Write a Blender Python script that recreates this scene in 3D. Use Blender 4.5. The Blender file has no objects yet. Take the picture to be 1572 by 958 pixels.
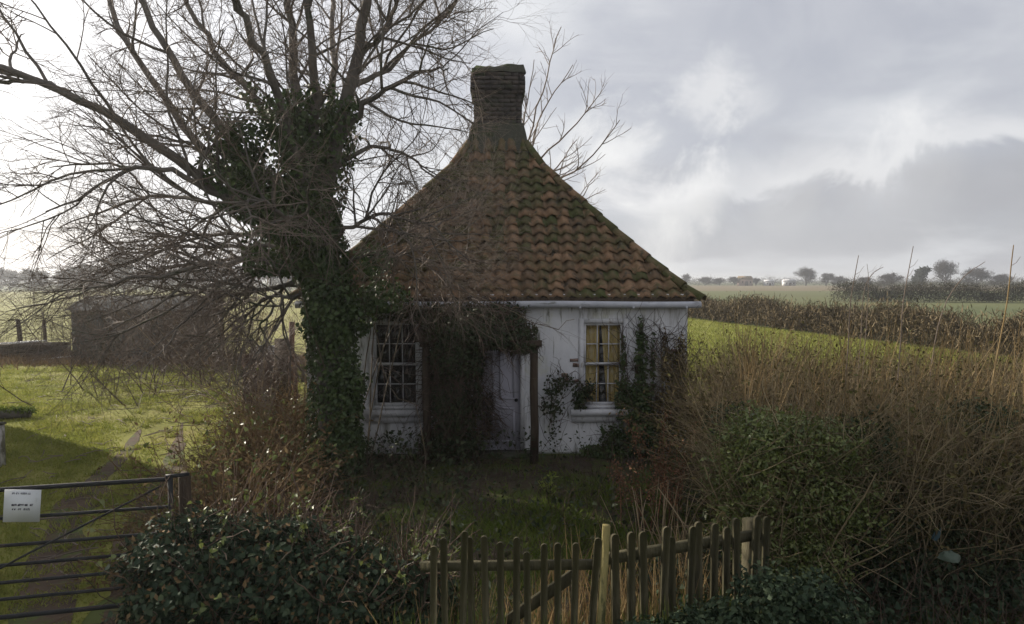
import bpy, bmesh, math, random
import numpy as np
from mathutils import Vector, Matrix, noise as mnoise

R = np.random.default_rng(11)
random.seed(11)
PI = math.pi
scene = bpy.context.scene
COL = scene.collection

# ------------------------------------------------------------------ camera, sky, sun, exposure
CAM_H, F_PX, PITCH = 2.5, 1024.0, math.radians(2.74)
cam_d = bpy.data.cameras.new("camera")
cam = bpy.data.objects.new("camera", cam_d)
COL.objects.link(cam)
cam.location = (0, 0, CAM_H)
cam.rotation_euler = (PI / 2 - PITCH, 0, 0)
cam_d.sensor_width = 36.0
cam_d.lens = 36.0 * F_PX / 1572.0
cam_d.clip_start, cam_d.clip_end = 0.05, 9000.0
scene.camera = cam

SUN_AZ, SUN_EL = math.radians(57.0), math.radians(23.0)      # azimuth towards the left of the view axis
S_DIR = Vector((-math.cos(SUN_EL) * math.sin(SUN_AZ), math.cos(SUN_EL) * math.cos(SUN_AZ), math.sin(SUN_EL)))
sun_d = bpy.data.lights.new("sun", 'SUN')
sun_d.energy, sun_d.angle, sun_d.color = 5.0, math.radians(0.6), (1.0, 0.91, 0.78)
sun = bpy.data.objects.new("sun", sun_d)
COL.objects.link(sun)
sun.location = (-40, 30, 30)
sun.rotation_euler = (-S_DIR).to_track_quat('-Z', 'Y').to_euler()

scene.view_settings.view_transform = 'Standard'
scene.view_settings.look = 'None'
scene.view_settings.exposure = 0.78
scene.view_settings.gamma = 1.0
scene.view_settings.use_curve_mapping = False
scene.cycles.max_bounces = 6
scene.cycles.diffuse_bounces = 3
scene.cycles.transparent_max_bounces = 8
scene.cycles.use_denoising = True


def build_world():
    w = bpy.data.worlds.new("World")
    scene.world = w
    w.use_nodes = True
    nt = w.node_tree
    N, L = nt.nodes, nt.links
    N.clear()

    def nd(t, **kw):
        n = N.new(t)
        for k, v in kw.items():
            setattr(n, k, v)
        return n

    def mth(op, a, b=None, clamp=False):
        n = nd('ShaderNodeMath', operation=op, use_clamp=clamp)
        for i, x in enumerate((a, b)):
            if x is None:
                continue
            if isinstance(x, (int, float)):
                n.inputs[i].default_value = x
            else:
                L.new(x, n.inputs[i])
        return n.outputs[0]

    def mixc(fac, a, b):
        n = nd('ShaderNodeMix', data_type='RGBA')
        for i, x in ((0, fac), (6, a), (7, b)):
            if isinstance(x, (int, float)):
                n.inputs[i].default_value = x
            elif isinstance(x, tuple):
                n.inputs[i].default_value = (*x, 1)
            else:
                L.new(x, n.inputs[i])
        return n.outputs[2]

    def ramp(x, a, b):
        n = nd('ShaderNodeMapRange', interpolation_type='SMOOTHSTEP')
        L.new(x, n.inputs[0])
        n.inputs[1].default_value, n.inputs[2].default_value = a, b
        return n.outputs[0]
    out = nd('ShaderNodeOutputWorld')
    bg = nd('ShaderNodeBackground')
    bg.inputs[1].default_value = 0.1
    L.new(bg.outputs[0], out.inputs[0])
    sky = nd('ShaderNodeTexSky', sky_type='NISHITA')
    sky.sun_disc = False
    sky.sun_elevation = SUN_EL
    sky.sun_rotation = -SUN_AZ
    sky.dust_density, sky.air_density = 2.0, 1.0
    tc = nd('ShaderNodeTexCoord')
    sep = nd('ShaderNodeSeparateXYZ')
    L.new(tc.outputs['Generated'], sep.inputs[0])
    z = mth('MAXIMUM', sep.outputs[2], 0.0)
    den = mth('ADD', z, 0.26)
    u = mth('DIVIDE', sep.outputs[0], den)
    v = mth('DIVIDE', sep.outputs[1], den)
    cmb = nd('ShaderNodeCombineXYZ')
    L.new(u, cmb.inputs[0])
    L.new(v, cmb.inputs[1])

    def noise(scale, detail, off, rough=0.55, dist=0.0, sc=(1, 1, 1)):
        mp = nd('ShaderNodeMapping')
        mp.inputs['Location'].default_value = off
        mp.inputs['Scale'].default_value = sc
        L.new(cmb.outputs[0], mp.inputs[0])
        n = nd('ShaderNodeTexNoise')
        L.new(mp.outputs[0], n.inputs['Vector'])
        n.inputs['Scale'].default_value = scale
        n.inputs['Detail'].default_value = detail
        n.inputs['Roughness'].default_value = rough
        n.inputs['Distortion'].default_value = dist
        return n.outputs[0]
    # a high grey veil, paler puffs and darker flat bases of cloud
    veil = mixc(0.9, sky.outputs[0], (2.98, 3.05, 3.36))
    puff = ramp(noise(1.15, 7, (3.1, 1.4, 0), 0.5, 0.2), 0.50, 0.68)
    c1 = mixc(mth('MULTIPLY', puff, 0.8), veil, (4.7, 4.8, 4.95))
    base = ramp(noise(0.62, 7, (0.35, 6.3, 0), 0.55, 0.3, (0.7, 1.3, 1)), 0.50, 0.66)
    c2 = mixc(mth('MULTIPLY', base, 0.6), c1, (2.5, 2.55, 2.8))
    streak = ramp(noise(1.5, 8, (7.7, 0.2, 0), 0.62, 0.5, (0.45, 1.6, 1)), 0.55, 0.75)
    c3 = mixc(mth('MULTIPLY', streak, 0.4), c2, (4.7, 4.7, 4.85))
    # puffs standing right of the stack and a long flat-based bank low over the right-hand fields
    wn = nd('ShaderNodeTexNoise')
    L.new(tc.outputs['Generated'], wn.inputs['Vector'])
    wn.inputs['Scale'].default_value, wn.inputs['Detail'].default_value = 8.0, 9.0
    wn.inputs['Roughness'].default_value, wn.inputs['Distortion'].default_value = 0.62, 0.4
    wob = wn.outputs[0]
    c4 = c3
    for (az, el, size, amt) in ((16.5, 15.0, .055, .42), (19.5, 14.0, .04, .25), (9.8, 9.6, .075, .55), (12.8, 6.2, .070, .42), (15.5, 7.2, .05, .3), (22, 5.5, .05, .25), (29.0, 6.5, .06, .22), (-70, 14, .2, .4), (80, 16, .2, .4), (140, 20, .25, .5), (-150, 24, .25, .5)):
        a, e = math.radians(az), math.radians(el)
        d = nd('ShaderNodeVectorMath', operation='DISTANCE')
        L.new(tc.outputs['Generated'], d.inputs[0])
        d.inputs[1].default_value = (math.sin(a) * math.cos(e), math.cos(a) * math.cos(e), math.sin(e))
        dd = mth('ADD', d.outputs['Value'], mth('MULTIPLY', mth('SUBTRACT', wob, 0.5), size * 4.2))
        mk = ramp(dd, size * 1.35, size * 0.15)
        c4 = mixc(mth('MULTIPLY', mk, amt), c4, (6.3, 6.25, 6.1))
    topz = mth('ADD', mth('MULTIPLY', sep.outputs[0], 0.10), 0.085)
    hgt = mth('ADD', mth('SUBTRACT', sep.outputs[2], topz), mth('MULTIPLY', mth('SUBTRACT', wob, 0.5), 0.16))
    side = ramp(sep.outputs[0], 0.08, 0.42)
    rim = mth('MULTIPLY', mth('MULTIPLY', ramp(hgt, -0.01, 0.012), ramp(hgt, 0.085, 0.015)), side)
    c4 = mixc(mth('MULTIPLY', rim, 0.55), c4, (5.6, 5.6, 5.6))
    bank_ = mth('MULTIPLY', mth('MULTIPLY', ramp(hgt, 0.014, -0.035), ramp(hgt, -0.16, -0.06)), side)
    c4 = mixc(mth('MULTIPLY', bank_, 0.5), c4, (2.6, 2.62, 2.74))
    fine = ramp(wob, 0.36, 0.66)
    c3 = mixc(mth('MULTIPLY', fine, 0.14), c4, (5.2, 5.2, 5.3))
    # thin cloud scatters the low sun forward: brighter round the sun's direction
    dot = nd('ShaderNodeVectorMath', operation='DOT_PRODUCT')
    L.new(tc.outputs['Generated'], dot.inputs[0])
    dot.inputs[1].default_value = S_DIR
    g = mth('MAXIMUM', dot.outputs['Value'], 0.0)
    g1 = mth('MULTIPLY', mth('POWER', g, 5.0), 5.5)
    g2 = mth('MULTIPLY', mth('POWER', g, 30.0), 5.0)
    gl = mth('ADD', g1, g2)
    glc = nd('ShaderNodeVectorMath', operation='SCALE')
    glc.inputs[0].default_value = (1.0, 0.97, 0.93)
    L.new(gl, glc.inputs['Scale'])
    add = nd('ShaderNodeVectorMath', operation='ADD')
    L.new(c3, add.inputs[0])
    L.new(glc.outputs[0], add.inputs[1])
    L.new(add.outputs[0], bg.inputs[0])


build_world()


# ------------------------------------------------------------------ helpers
def P(px, py, y):
    """World point at depth y seen at photograph pixel (px, py): used only to measure where real things stand."""
    dx, up = (px - 786.0) / F_PX, (479.0 - py) / F_PX
    wy = math.cos(PITCH) + up * math.sin(PITCH)
    wz = up * math.cos(PITCH) - math.sin(PITCH)
    k = y / wy
    return np.array((dx * k, y, CAM_H + wz * k))


def G(px, py):
    """Ground point (z = 0) seen at photograph pixel."""
    dx, up = (px - 786.0) / F_PX, (479.0 - py) / F_PX
    wy = math.cos(PITCH) + up * math.sin(PITCH)
    wz = up * math.cos(PITCH) - math.sin(PITCH)
    k = -CAM_H / wz
    return np.array((dx * k, wy * k, 0.0))


def norm(a):
    return a / np.maximum(np.linalg.norm(a, axis=-1, keepdims=True), 1e-9)


class MB:
    """Collects vertices, quads and triangles for ONE mesh object."""
    def __init__(self):
        self.v, self.q, self.t, self.n = [], [], [], 0

    def add(self, v, quads=None, tris=None):
        v = np.asarray(v, dtype=np.float32).reshape(-1, 3)
        if quads is not None and len(quads):
            self.q.append(np.asarray(quads, dtype=np.int32).reshape(-1, 4) + self.n)
        if tris is not None and len(tris):
            self.t.append(np.asarray(tris, dtype=np.int32).reshape(-1, 3) + self.n)
        self.v.append(v)
        self.n += len(v)
        return self

    def box(self, x0, x1, y0, y1, z0, z1, M=None):
        v = np.array([(x, y, z) for x in (x0, x1) for y in (y0, y1) for z in (z0, z1)], dtype=np.float64)
        if M is not None:
            v = np.array([tuple(M @ Vector(p)) for p in v])
        return self.add(v, [(0, 1, 3, 2), (4, 6, 7, 5), (0, 4, 5, 1), (2, 3, 7, 6), (0, 2, 6, 4), (1, 5, 7, 3)])

    def tubes(self, paths, rad, sides=3, cap=False):
        paths = np.asarray(paths, dtype=np.float64)
        rad = np.asarray(rad, dtype=np.float64)
        B, n, _ = paths.shape
        if B == 0:
            return self
        t = np.empty_like(paths)
        t[:, 1:-1] = paths[:, 2:] - paths[:, :-2]
        t[:, 0] = paths[:, 1] - paths[:, 0]
        t[:, -1] = paths[:, -1] - paths[:, -2]
        t = norm(t)
        m = norm(paths[:, -1] - paths[:, 0])
        ref = np.zeros((B, 3))
        ref[np.arange(B), np.argmin(np.abs(m), axis=1)] = 1.0
        a = norm(np.cross(t, ref[:, None, :]))
        b = np.cross(t, a)
        ang = np.arange(sides) * 2 * PI / sides
        ring = (a[:, :, None, :] * np.cos(ang)[None, None, :, None] + b[:, :, None, :] * np.sin(ang)[None, None, :, None])
        v = paths[:, :, None, :] + ring * rad[:, :, None, None]
        base = (np.arange(B) * n * sides)[:, None, None]
        i = (np.arange(n - 1) * sides)[None, :, None]
        j = np.arange(sides)[None, None, :]
        j2 = (j + 1) % sides
        q = np.stack([base + i + j, base + i + j2, base + i + sides + j2, base + i + sides + j], axis=-1).reshape(-1, 4)
        k0 = self.n
        self.add(v.reshape(-1, 3), q)
        if cap:
            tr = []
            for bb in range(B):
                for e in (0, n - 1):
                    o = bb * n * sides + e * sides
                    for s in range(1, sides - 1):
                        tr.append((o, o + s, o + s + 1) if e else (o, o + s + 1, o + s))
            self.t.append(np.array(tr, dtype=np.int32) + k0)
        return self

    def leaves(self, pos, tip, nrm, size, width=0.7, fold=0.25, shape=4):
        """Folded leaf blades: pos base points, tip directions, nrm up sides, size lengths."""
        pos = np.asarray(pos)
        n = len(pos)
        if n == 0:
            return self
        tip = norm(np.asarray(tip) + 1e-6)
        side = norm(np.cross(tip, nrm) + 1e-9)
        up = np.cross(side, tip)
        s = np.broadcast_to(np.asarray(size, dtype=np.float64), (n,))[:, None]
        if shape == 4:
            pts = [pos, pos + tip * s * 0.42 + side * s * width * 0.5 + up * s * fold * 0.5,
                   pos + tip * s, pos + tip * s * 0.42 - side * s * width * 0.5 + up * s * fold * 0.5]
            tr = [(0, 1, 2), (0, 2, 3)]
        elif shape == 3:
            pts = [pos + side * s * width * 0.5, pos + tip * s, pos - side * s * width * 0.5]
            tr = [(0, 1, 2)]
        else:
            h = width * 0.5
            pts = [pos, pos + tip * s * 0.12 + side * s * h * 0.9 + up * s * fold * 0.4,
                   pos + tip * s * 0.55 + side * s * h * 0.7 + up * s * fold * 0.25,
                   pos + tip * s - up * s * fold * 0.3,
                   pos + tip * s * 0.55 - side * s * h * 0.7 + up * s * fold * 0.25,
                   pos + tip * s * 0.12 - side * s * h * 0.9 + up * s * fold * 0.4]
            tr = [(0, 1, 2), (0, 2, 3), (0, 3, 4), (0, 4, 5)]
        k = len(pts)
        v = np.stack(pts, axis=1).reshape(-1, 3)
        t = (np.arange(n) * k)[:, None, None] + np.array(tr)[None]
        return self.add(v, tris=t.reshape(-1, 3))

    def mesh(self, name, smooth=False):
        me = bpy.data.meshes.new(name)
        v = np.concatenate(self.v) if self.v else np.zeros((0, 3), np.float32)
        q = np.concatenate(self.q) if self.q else np.zeros((0, 4), np.int32)
        t = np.concatenate(self.t) if self.t else np.zeros((0, 3), np.int32)
        me.vertices.add(len(v))
        me.vertices.foreach_set('co', v.astype(np.float32).ravel())
        nl = len(q) * 4 + len(t) * 3
        me.loops.add(nl)
        me.loops.foreach_set('vertex_index', np.concatenate([q.ravel(), t.ravel()]).astype(np.int32))
        me.polygons.add(len(q) + len(t))
        st = np.concatenate([np.arange(len(q)) * 4, len(q) * 4 + np.arange(len(t)) * 3]).astype(np.int32)
        me.polygons.foreach_set('loop_start', st)
        if smooth:
            me.polygons.foreach_set('use_smooth', np.ones(len(q) + len(t), dtype=bool))
        me.update(calc_edges=True)
        return me

    def build(self, name, mat=None, parent=None, smooth=False):
        return link(name, self.mesh(name, smooth), mat, parent)


def link(name, me, mat=None, parent=None):
    o = bpy.data.objects.new(name, me)
    if mat is not None and me is not None and not me.materials:
        me.materials.append(mat)
    COL.objects.link(o)
    if parent is not None:
        o.parent = parent
    return o


def tag(o, label=None, cat=None, group=None, kind=None):
    if label:
        o['label'] = label
    if cat:
        o['category'] = cat
    if group:
        o['group'] = group
    if kind:
        o['kind'] = kind
    return o


def thing(name, loc, label, cat, rz=0.0, group=None):
    o = bpy.data.objects.new(name, None)
    COL.objects.link(o)
    o.location = loc
    o.rotation_euler = (0, 0, rz)
    o.empty_display_size = 0.2
    return tag(o, label, cat, group)


def copy_tree(o, parent=None):
    c = o.copy()
    COL.objects.link(c)
    c.parent = parent
    for ch in list(o.children):
        copy_tree(ch, c)
    return c


def rel(o, root):
    """Parent an object whose mesh is in world coordinates to a thing, keeping it in place."""
    o.parent = root
    o.matrix_parent_inverse = Matrix.LocRotScale(root.location, root.rotation_euler, None).inverted()
    return o


# ------------------------------------------------------------------ materials
def mat(name, cols, scale=3.0, detail=6, rough=0.85, bump=0.0, bscale=None, island=0.0, objrand=0.0, trans=0.0,
        stretch=(1, 1, 1), spec=0.15, metal=0.0, spots=None, coat=0.0):
    """cols: ramp colours driven by noise in object space; island / objrand: brightness spread per loose piece / per object;
    spots: (colour, scale, lo, hi) second noise layer (moss, stains)."""
    m = bpy.data.materials.new(name)
    m.use_nodes = True
    nt = m.node_tree
    N, L = nt.nodes, nt.links
    b = N['Principled BSDF']
    b.inputs['Roughness'].default_value = rough
    b.inputs['Specular IOR Level'].default_value = spec
    b.inputs['Metallic'].default_value = metal
    tc = N.new('ShaderNodeTexCoord')
    mp = N.new('ShaderNodeMapping')
    mp.inputs['Scale'].default_value = stretch
    L.new(tc.outputs['Object'], mp.inputs[0])
    nz = N.new('ShaderNodeTexNoise')
    nz.inputs['Scale'].default_value = scale
    nz.inputs['Detail'].default_value = detail
    nz.inputs['Roughness'].default_value = 0.6
    L.new(mp.outputs[0], nz.inputs['Vector'])
    fac = nz.outputs[0]
    # push the noise's middle range over the whole ramp
    mr = N.new('ShaderNodeMapRange')
    mr.inputs[1].default_value, mr.inputs[2].default_value = 0.3, 0.7
    L.new(fac, mr.inputs[0])
    fac = mr.outputs[0]
    rnd = None
    if island or objrand:
        if island:
            rnd = N.new('ShaderNodeNewGeometry').outputs['Random Per Island']
        else:
            rnd = N.new('ShaderNodeObjectInfo').outputs['Random']
        amt = island or objrand
        mx = N.new('ShaderNodeMix')
        mx.inputs[0].default_value = amt
        L.new(fac, mx.inputs[2])
        L.new(rnd, mx.inputs[3])
        fac = mx.outputs[0]
    cr = N.new('ShaderNodeValToRGB')
    el = cr.color_ramp.elements
    while len(el) < len(cols):
        el.new(0.5)
    for i, c in enumerate(cols):
        el[i].position = i / max(1, len(cols) - 1)
        el[i].color = (*c, 1)
    L.new(fac, cr.inputs[0])
    colr = cr.outputs[0]
    for sp in (spots or []):
        c, sscale, lo, hi = sp[:4]
        n2 = N.new('ShaderNodeTexNoise')
        n2.inputs['Scale'].default_value = sscale
        n2.inputs['Detail'].default_value = 7
        n2.inputs['Roughness'].default_value = 0.65
        if len(sp) > 4:
            mp2 = N.new('ShaderNodeMapping')
            mp2.inputs['Scale'].default_value = sp[4]
            mp2.inputs['Location'].default_value = (sscale, 2.0, 0.3)
            L.new(tc.outputs['Object'], mp2.inputs[0])
            L.new(mp2.outputs[0], n2.inputs['Vector'])
        else:
            geo = N.new('ShaderNodeNewGeometry')
            L.new(geo.outputs['Position'], n2.inputs['Vector'])
        r2 = N.new('ShaderNodeMapRange')
        r2.interpolation_type = 'SMOOTHSTEP'
        r2.inputs[1].default_value, r2.inputs[2].default_value = lo, hi
        L.new(n2.outputs[0], r2.inputs[0])
        mx = N.new('ShaderNodeMix')
        mx.data_type = 'RGBA'
        L.new(r2.outputs[0], mx.inputs[0])
        L.new(colr, mx.inputs[6])
        mx.inputs[7].default_value = (*c, 1)
        colr = mx.outputs[2]
    L.new(colr, b.inputs['Base Color'])
    if bump:
        nb = N.new('ShaderNodeTexNoise')
        nb.inputs['Scale'].default_value = bscale or scale * 6
        nb.inputs['Detail'].default_value = 6
        L.new(mp.outputs[0], nb.inputs['Vector'])
        bp = N.new('ShaderNodeBump')
        bp.inputs['Strength'].default_value = bump
        bp.inputs['Distance'].default_value = 0.02
        L.new(nb.outputs[0], bp.inputs['Height'])
        L.new(bp.outputs[0], b.inputs['Normal'])
    if trans:
        tr = N.new('ShaderNodeBsdfTranslucent')
        L.new(colr, tr.inputs[0])
        ms = N.new('ShaderNodeMixShader')
        ms.inputs[0].default_value = trans
        L.new(b.outputs[0], ms.inputs[1])
        L.new(tr.outputs[0], ms.inputs[2])
        L.new(ms.outputs[0], N['Material Output'].inputs[0])
    return m


def glass_mat():
    m = bpy.data.materials.new("window glass")
    m.use_nodes = True
    N, L = m.node_tree.nodes, m.node_tree.links
    N.clear()
    out = N.new('ShaderNodeOutputMaterial')
    tr = N.new('ShaderNodeBsdfTransparent')
    tr.inputs[0].default_value = (0.96, 0.97, 0.96, 1)
    gl = N.new('ShaderNodeBsdfGlossy')
    gl.inputs['Roughness'].default_value = 0.04
    lw = N.new('ShaderNodeLayerWeight')
    p5 = N.new('ShaderNodeMath')
    p5.operation = 'POWER'
    L.new(lw.outputs['Facing'], p5.inputs[0])
    p5.inputs[1].default_value = 4.0
    fr = N.new('ShaderNodeMapRange')
    fr.inputs[3].default_value, fr.inputs[4].default_value = 0.05, 0.9
    L.new(p5.outputs[0], fr.inputs[0])
    tc = N.new('ShaderNodeTexCoord')
    nz = N.new('ShaderNodeTexNoise')
    nz.inputs['Scale'].default_value = 5
    L.new(tc.outputs['Object'], nz.inputs['Vector'])
    bp = N.new('ShaderNodeBump')
    bp.inputs['Strength'].default_value = 0.05
    L.new(nz.outputs[0], bp.inputs['Height'])
    L.new(bp.outputs[0], gl.inputs['Normal'])
    mx = N.new('ShaderNodeMixShader')
    L.new(fr.outputs[0], mx.inputs[0])
    L.new(tr.outputs[0], mx.inputs[1])
    L.new(gl.outputs[0], mx.inputs[2])
    L.new(mx.outputs[0], out.inputs[0])
    return m


M = {}
M['ground'] = mat('rough ground', [(.055, .075, .022), (.085, .105, .03), (.10, .09, .045)], 0.25, 8, 0.95, 0.5, 6)
M['lawn'] = mat('lawn turf', [(.14, .15, .035), (.19, .19, .05), (.22, .195, .07)], 0.8, 8, 0.95, 0.6, 14, spec=.05,
                spots=[((.13, .105, .07), 0.55, 0.56, 0.68)])
M['near_field'] = mat('young cereal crop', [(.15, .165, .045), (.19, .20, .05), (.21, .205, .07)], 0.35, 8, 0.9, 0.5, 9, spec=.05)
M['left_field'] = mat('pale pasture', [(.19, .19, .07), (.22, .215, .08), (.25, .22, .10)], 0.08, 8, 0.95, 0.4, 4, spec=.05)
M['far_green'] = mat('far green field', [(.07, .085, .035), (.10, .11, .045), (.095, .095, .045)], 0.03, 6, 0.95)
M['plough'] = mat('ploughed soil', [(.13, .11, .065), (.16, .13, .08)], 0.05, 6, 0.95)
M['mud'] = mat('muddy track', [(.05, .036, .026), (.085, .06, .042), (.115, .085, .06)], 1.6, 9, 0.9, 0.9, 12, spec=.1,
               spots=[((.07, .09, .025), 2.2, 0.5, 0.62)])
M['soil'] = mat('garden soil', [(.038, .03, .022), (.064, .05, .036), (.085, .068, .046)], 2.0, 9, 0.95, 0.9, 14,
                spots=[((.07, .09, .022), 1.4, 0.45, 0.6)])
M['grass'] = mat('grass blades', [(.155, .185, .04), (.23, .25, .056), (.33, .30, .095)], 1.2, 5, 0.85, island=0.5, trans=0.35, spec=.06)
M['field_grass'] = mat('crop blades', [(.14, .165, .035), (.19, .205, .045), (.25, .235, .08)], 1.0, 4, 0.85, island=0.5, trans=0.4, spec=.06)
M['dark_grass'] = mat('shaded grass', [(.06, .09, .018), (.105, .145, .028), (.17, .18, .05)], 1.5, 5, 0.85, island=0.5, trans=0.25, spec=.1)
M['straw'] = mat('dry grass', [(.20, .13, .06), (.30, .21, .10), (.40, .31, .17)], 2, 5, 0.8, island=0.6, trans=0.2)
M['plaster'] = mat('limewashed render', [(.54, .545, .57), (.68, .685, .71), (.76, .76, .775)], 1.6, 9, 0.9, 0.35, 9,
                   spots=[((.27, .26, .23), 2.3, 0.50, 0.70, (2.2, 1, .3)), ((.13, .13, .10), 3.4, 0.54, 0.68, (2.6, 1, .45)), ((.20, .19, .16), 9.0, 0.60, 0.70, (4, 1, .15)), ((.30, .20, .15), 5.5, 0.66, 0.74, (1, 1, 1)),
                          ((.60, .60, .50), 1.2, 0.55, 0.7, (1, 1, 1))])
M['brick'] = mat('old red brick', [(.26, .19, .16), (.31, .22, .18), (.25, .20, .17)], 9, 6, 0.95, 0.6, 60, objrand=0.5)
M['chimney_brick'] = mat('sooty brick', [(.048, .045, .045), (.075, .065, .062), (.105, .085, .075)], 5, 7, 0.95, 0.7, 40, island=0.55,
                         spots=[((.045, .055, .03), 2.6, 0.52, 0.66)])
M['mortar'] = mat('weathered mortar', [(.06, .062, .048), (.09, .088, .07)], 6, 7, 0.95, 0.8, 30,
                  spots=[((.045, .058, .025), 2.5, 0.45, 0.6)])
TILE_C = [(.09, .068, .048), (.165, .112, .07), (.24, .148, .088), (.30, .20, .125)]
M['tile'] = mat('clay pantile', TILE_C, 5, 7, 0.95, 0.5, 40, objrand=0.62, spec=.15,
                spots=[((.10, .092, .045), 3.1, 0.46, 0.66), ((.05, .045, .035), 7.0, 0.52, 0.70), ((.30, .29, .22), 14.0, 0.64, 0.72)])
M['tile_moss'] = mat('mossy pantile', [(.06, .058, .032), (.095, .088, .044), (.135, .105, .058), (.175, .12, .07)], 5, 7, 0.95, 0.5, 40, objrand=0.5, spec=.1,
                     spots=[((.075, .085, .034), 4.3, 0.42, 0.64), ((.26, .26, .19), 14.0, 0.64, 0.72)])
M['tile_many'] = mat('clay pantile on the far slopes', TILE_C, 5, 7, 0.95, 0.5, 40, island=0.62, spec=.15,
                     spots=[((.055, .068, .022), 1.3, 0.44, 0.60)])
M['deck'] = mat('roof battens', [(.03, .026, .022), (.05, .042, .035)], 8, 4, 0.95)
M['white_paint'] = mat('flaking white paint', [(.50, .50, .52), (.62, .62, .64), (.68, .68, .69)], 7, 8, 0.7, 0.3, 40,
                       spots=[((.24, .21, .17), 9.0, 0.60, 0.72, (1, 1, .5))])
M['door_paint'] = mat('faded lilac-white door paint', [(.42, .41, .47), (.50, .49, .55)], 4, 8, 0.7, 0.25, 30,
                      spots=[((.26, .24, .23), 5.0, 0.58, 0.75, (2, 1, .5))])
M['gutter'] = mat('grey gutter', [(.36, .37, .41), (.48, .49, .53)], 6, 6, 0.6, 0.1, 30,
                  spots=[((.15, .15, .13), 4.0, 0.56, 0.72, (1, 3, 3))])
M['dark_wood'] = mat('wet dark timber', [(.035, .027, .02), (.065, .048, .034), (.085, .07, .05)], 6, 7, 0.85, 0.5, 30, stretch=(3, 3, .5))
M['grey_wood'] = mat('mossy weathered timber', [(.048, .046, .026), (.08, .072, .042), (.13, .112, .07)], 7, 8, 0.85, 0.6, 35, stretch=(3, 3, .5), objrand=0.35)
M['post_wood'] = mat('sawn post', [(.14, .12, .05), (.24, .20, .08), (.34, .29, .14)], 7, 8, 0.8, 0.5, 35, stretch=(3, 3, .5),
                     spots=[((.07, .07, .03), 4.0, 0.5, 0.62, (3, 3, 1))])
M['red_wood'] = mat('red-brown boards', [(.05, .03, .023), (.08, .047, .035), (.105, .063, .047)], 5, 7, 0.85, 0.4, 30, stretch=(3, 3, .6), objrand=0.4)
M['shed_wood'] = mat('tarred shed boards', [(.05, .052, .055), (.075, .078, .08), (.10, .10, .095)], 3, 7, 0.85, 0.4, 25, stretch=(2, 2, .5), objrand=0.35,
                     spots=[((.06, .062, .035), 1.6, 0.5, 0.65)])
M['tin'] = mat('weathered tin sheet', [(.045, .05, .05), (.075, .078, .08), (.08, .065, .05)], 3, 7, 0.95, 0.2, 20, objrand=0.3, spec=.05)
M['pale_board'] = mat('pale boards', [(.45, .45, .46), (.6, .6, .6)], 6, 6, 0.8, 0.2, 30)
M['steel'] = mat('galvanised tube', [(.012, .012, .013), (.022, .023, .024), (.04, .04, .04)], 8, 7, 0.6, 0.15, 40,
                 spots=[((.07, .045, .03), 6.0, 0.56, 0.7)])
M['sign_white'] = mat('white sign board', [(.55, .57, .57), (.64, .65, .66)], 4, 6, 0.5, spots=[((.40, .41, .38), 8.0, 0.58, 0.75)])
M['sign_ink'] = mat('dark sign ink', [(.05, .05, .06), (.08, .08, .09)], 10, 3, 0.7)
M['sign_pale_ink'] = mat('faded sign ink', [(.26, .27, .30), (.33, .33, .36)], 10, 3, 0.7)
M['curtain'] = mat('mustard curtain cloth', [(.70, .50, .17), (.78, .60, .24), (.82, .66, .30)], 5, 5, 0.9, 0.2, 40, trans=0.25)
M['black_metal'] = mat('black door furniture', [(.015, .015, .015), (.03, .03, .03)], 10, 3, 0.4)
M['bark'] = mat('grey bark', [(.085, .076, .068), (.135, .12, .106), (.19, .17, .15)], 5, 8, 0.9, 0.9, 25, stretch=(1, 1, .4),
                spots=[((.05, .062, .03), 2.2, 0.54, 0.68)])
M['twig'] = mat('bare twigs', [(.11, .088, .076), (.17, .136, .112), (.24, .19, .155)], 2, 4, 0.75, island=0.6)
M['shrub_twig'] = mat('reddish bare shoots', [(.055, .036, .028), (.09, .058, .042), (.15, .105, .075)], 2, 4, 0.6, island=0.6, spec=0.45)
M['pale_stem'] = mat('pale dead stems', [(.20, .14, .08), (.32, .24, .14), (.42, .34, .22)], 3, 5, 0.65, island=0.5, spec=0.4)
M['shrub_pale'] = mat('weathered shrub stems', [(.07, .054, .038), (.12, .095, .064), (.20, .16, .105)], 3, 5, 0.65, island=0.4, spec=0.35)
M['ivy'] = mat('ivy leaves', [(.03, .05, .017), (.052, .083, .024), (.095, .13, .04)], 3, 4, 0.5, island=0.7, trans=0.14, spec=0.35)
M['hedge_ivy'] = mat('dusty ivy leaves', [(.018, .032, .019), (.036, .056, .031), (.078, .10, .053)], 3, 4, 0.65, island=0.7, trans=0.12, spec=0.15)
M['holly'] = mat('glossy evergreen leaves', [(.045, .068, .018), (.13, .16, .042), (.19, .21, .07)], 3, 4, 0.38, island=0.7, trans=0.28, spec=0.45)
M['creeper'] = mat('dark creeper leaves', [(.022, .036, .017), (.042, .056, .025), (.07, .075, .036)], 3, 4, 0.55, island=0.7, trans=0.08)
M['creeper_twig'] = mat('dead creeper stems', [(.045, .034, .026), (.08, .055, .042), (.125, .085, .064)], 3, 4, 0.85, island=0.6)
M['bracken'] = mat('dead bracken', [(.09, .055, .03), (.16, .105, .055), (.25, .18, .09)], 2, 5, 0.85, island=0.65, trans=0.2)
M['hedge_stem'] = mat('brown hedge stems', [(.095, .072, .043), (.185, .145, .086), (.35, .28, .17)], 2, 4, 0.75, island=0.65)
M['hedge_leaf'] = mat('withered hedge leaves', [(.055, .045, .022), (.11, .085, .035), (.10, .115, .035)], 2, 4, 0.8, island=0.7, trans=0.2, spec=.15)
M['dock'] = mat('rusty dock seed heads', [(.09, .045, .028), (.15, .078, .045), (.23, .13, .08)], 4, 4, 0.9, island=0.6)
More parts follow.
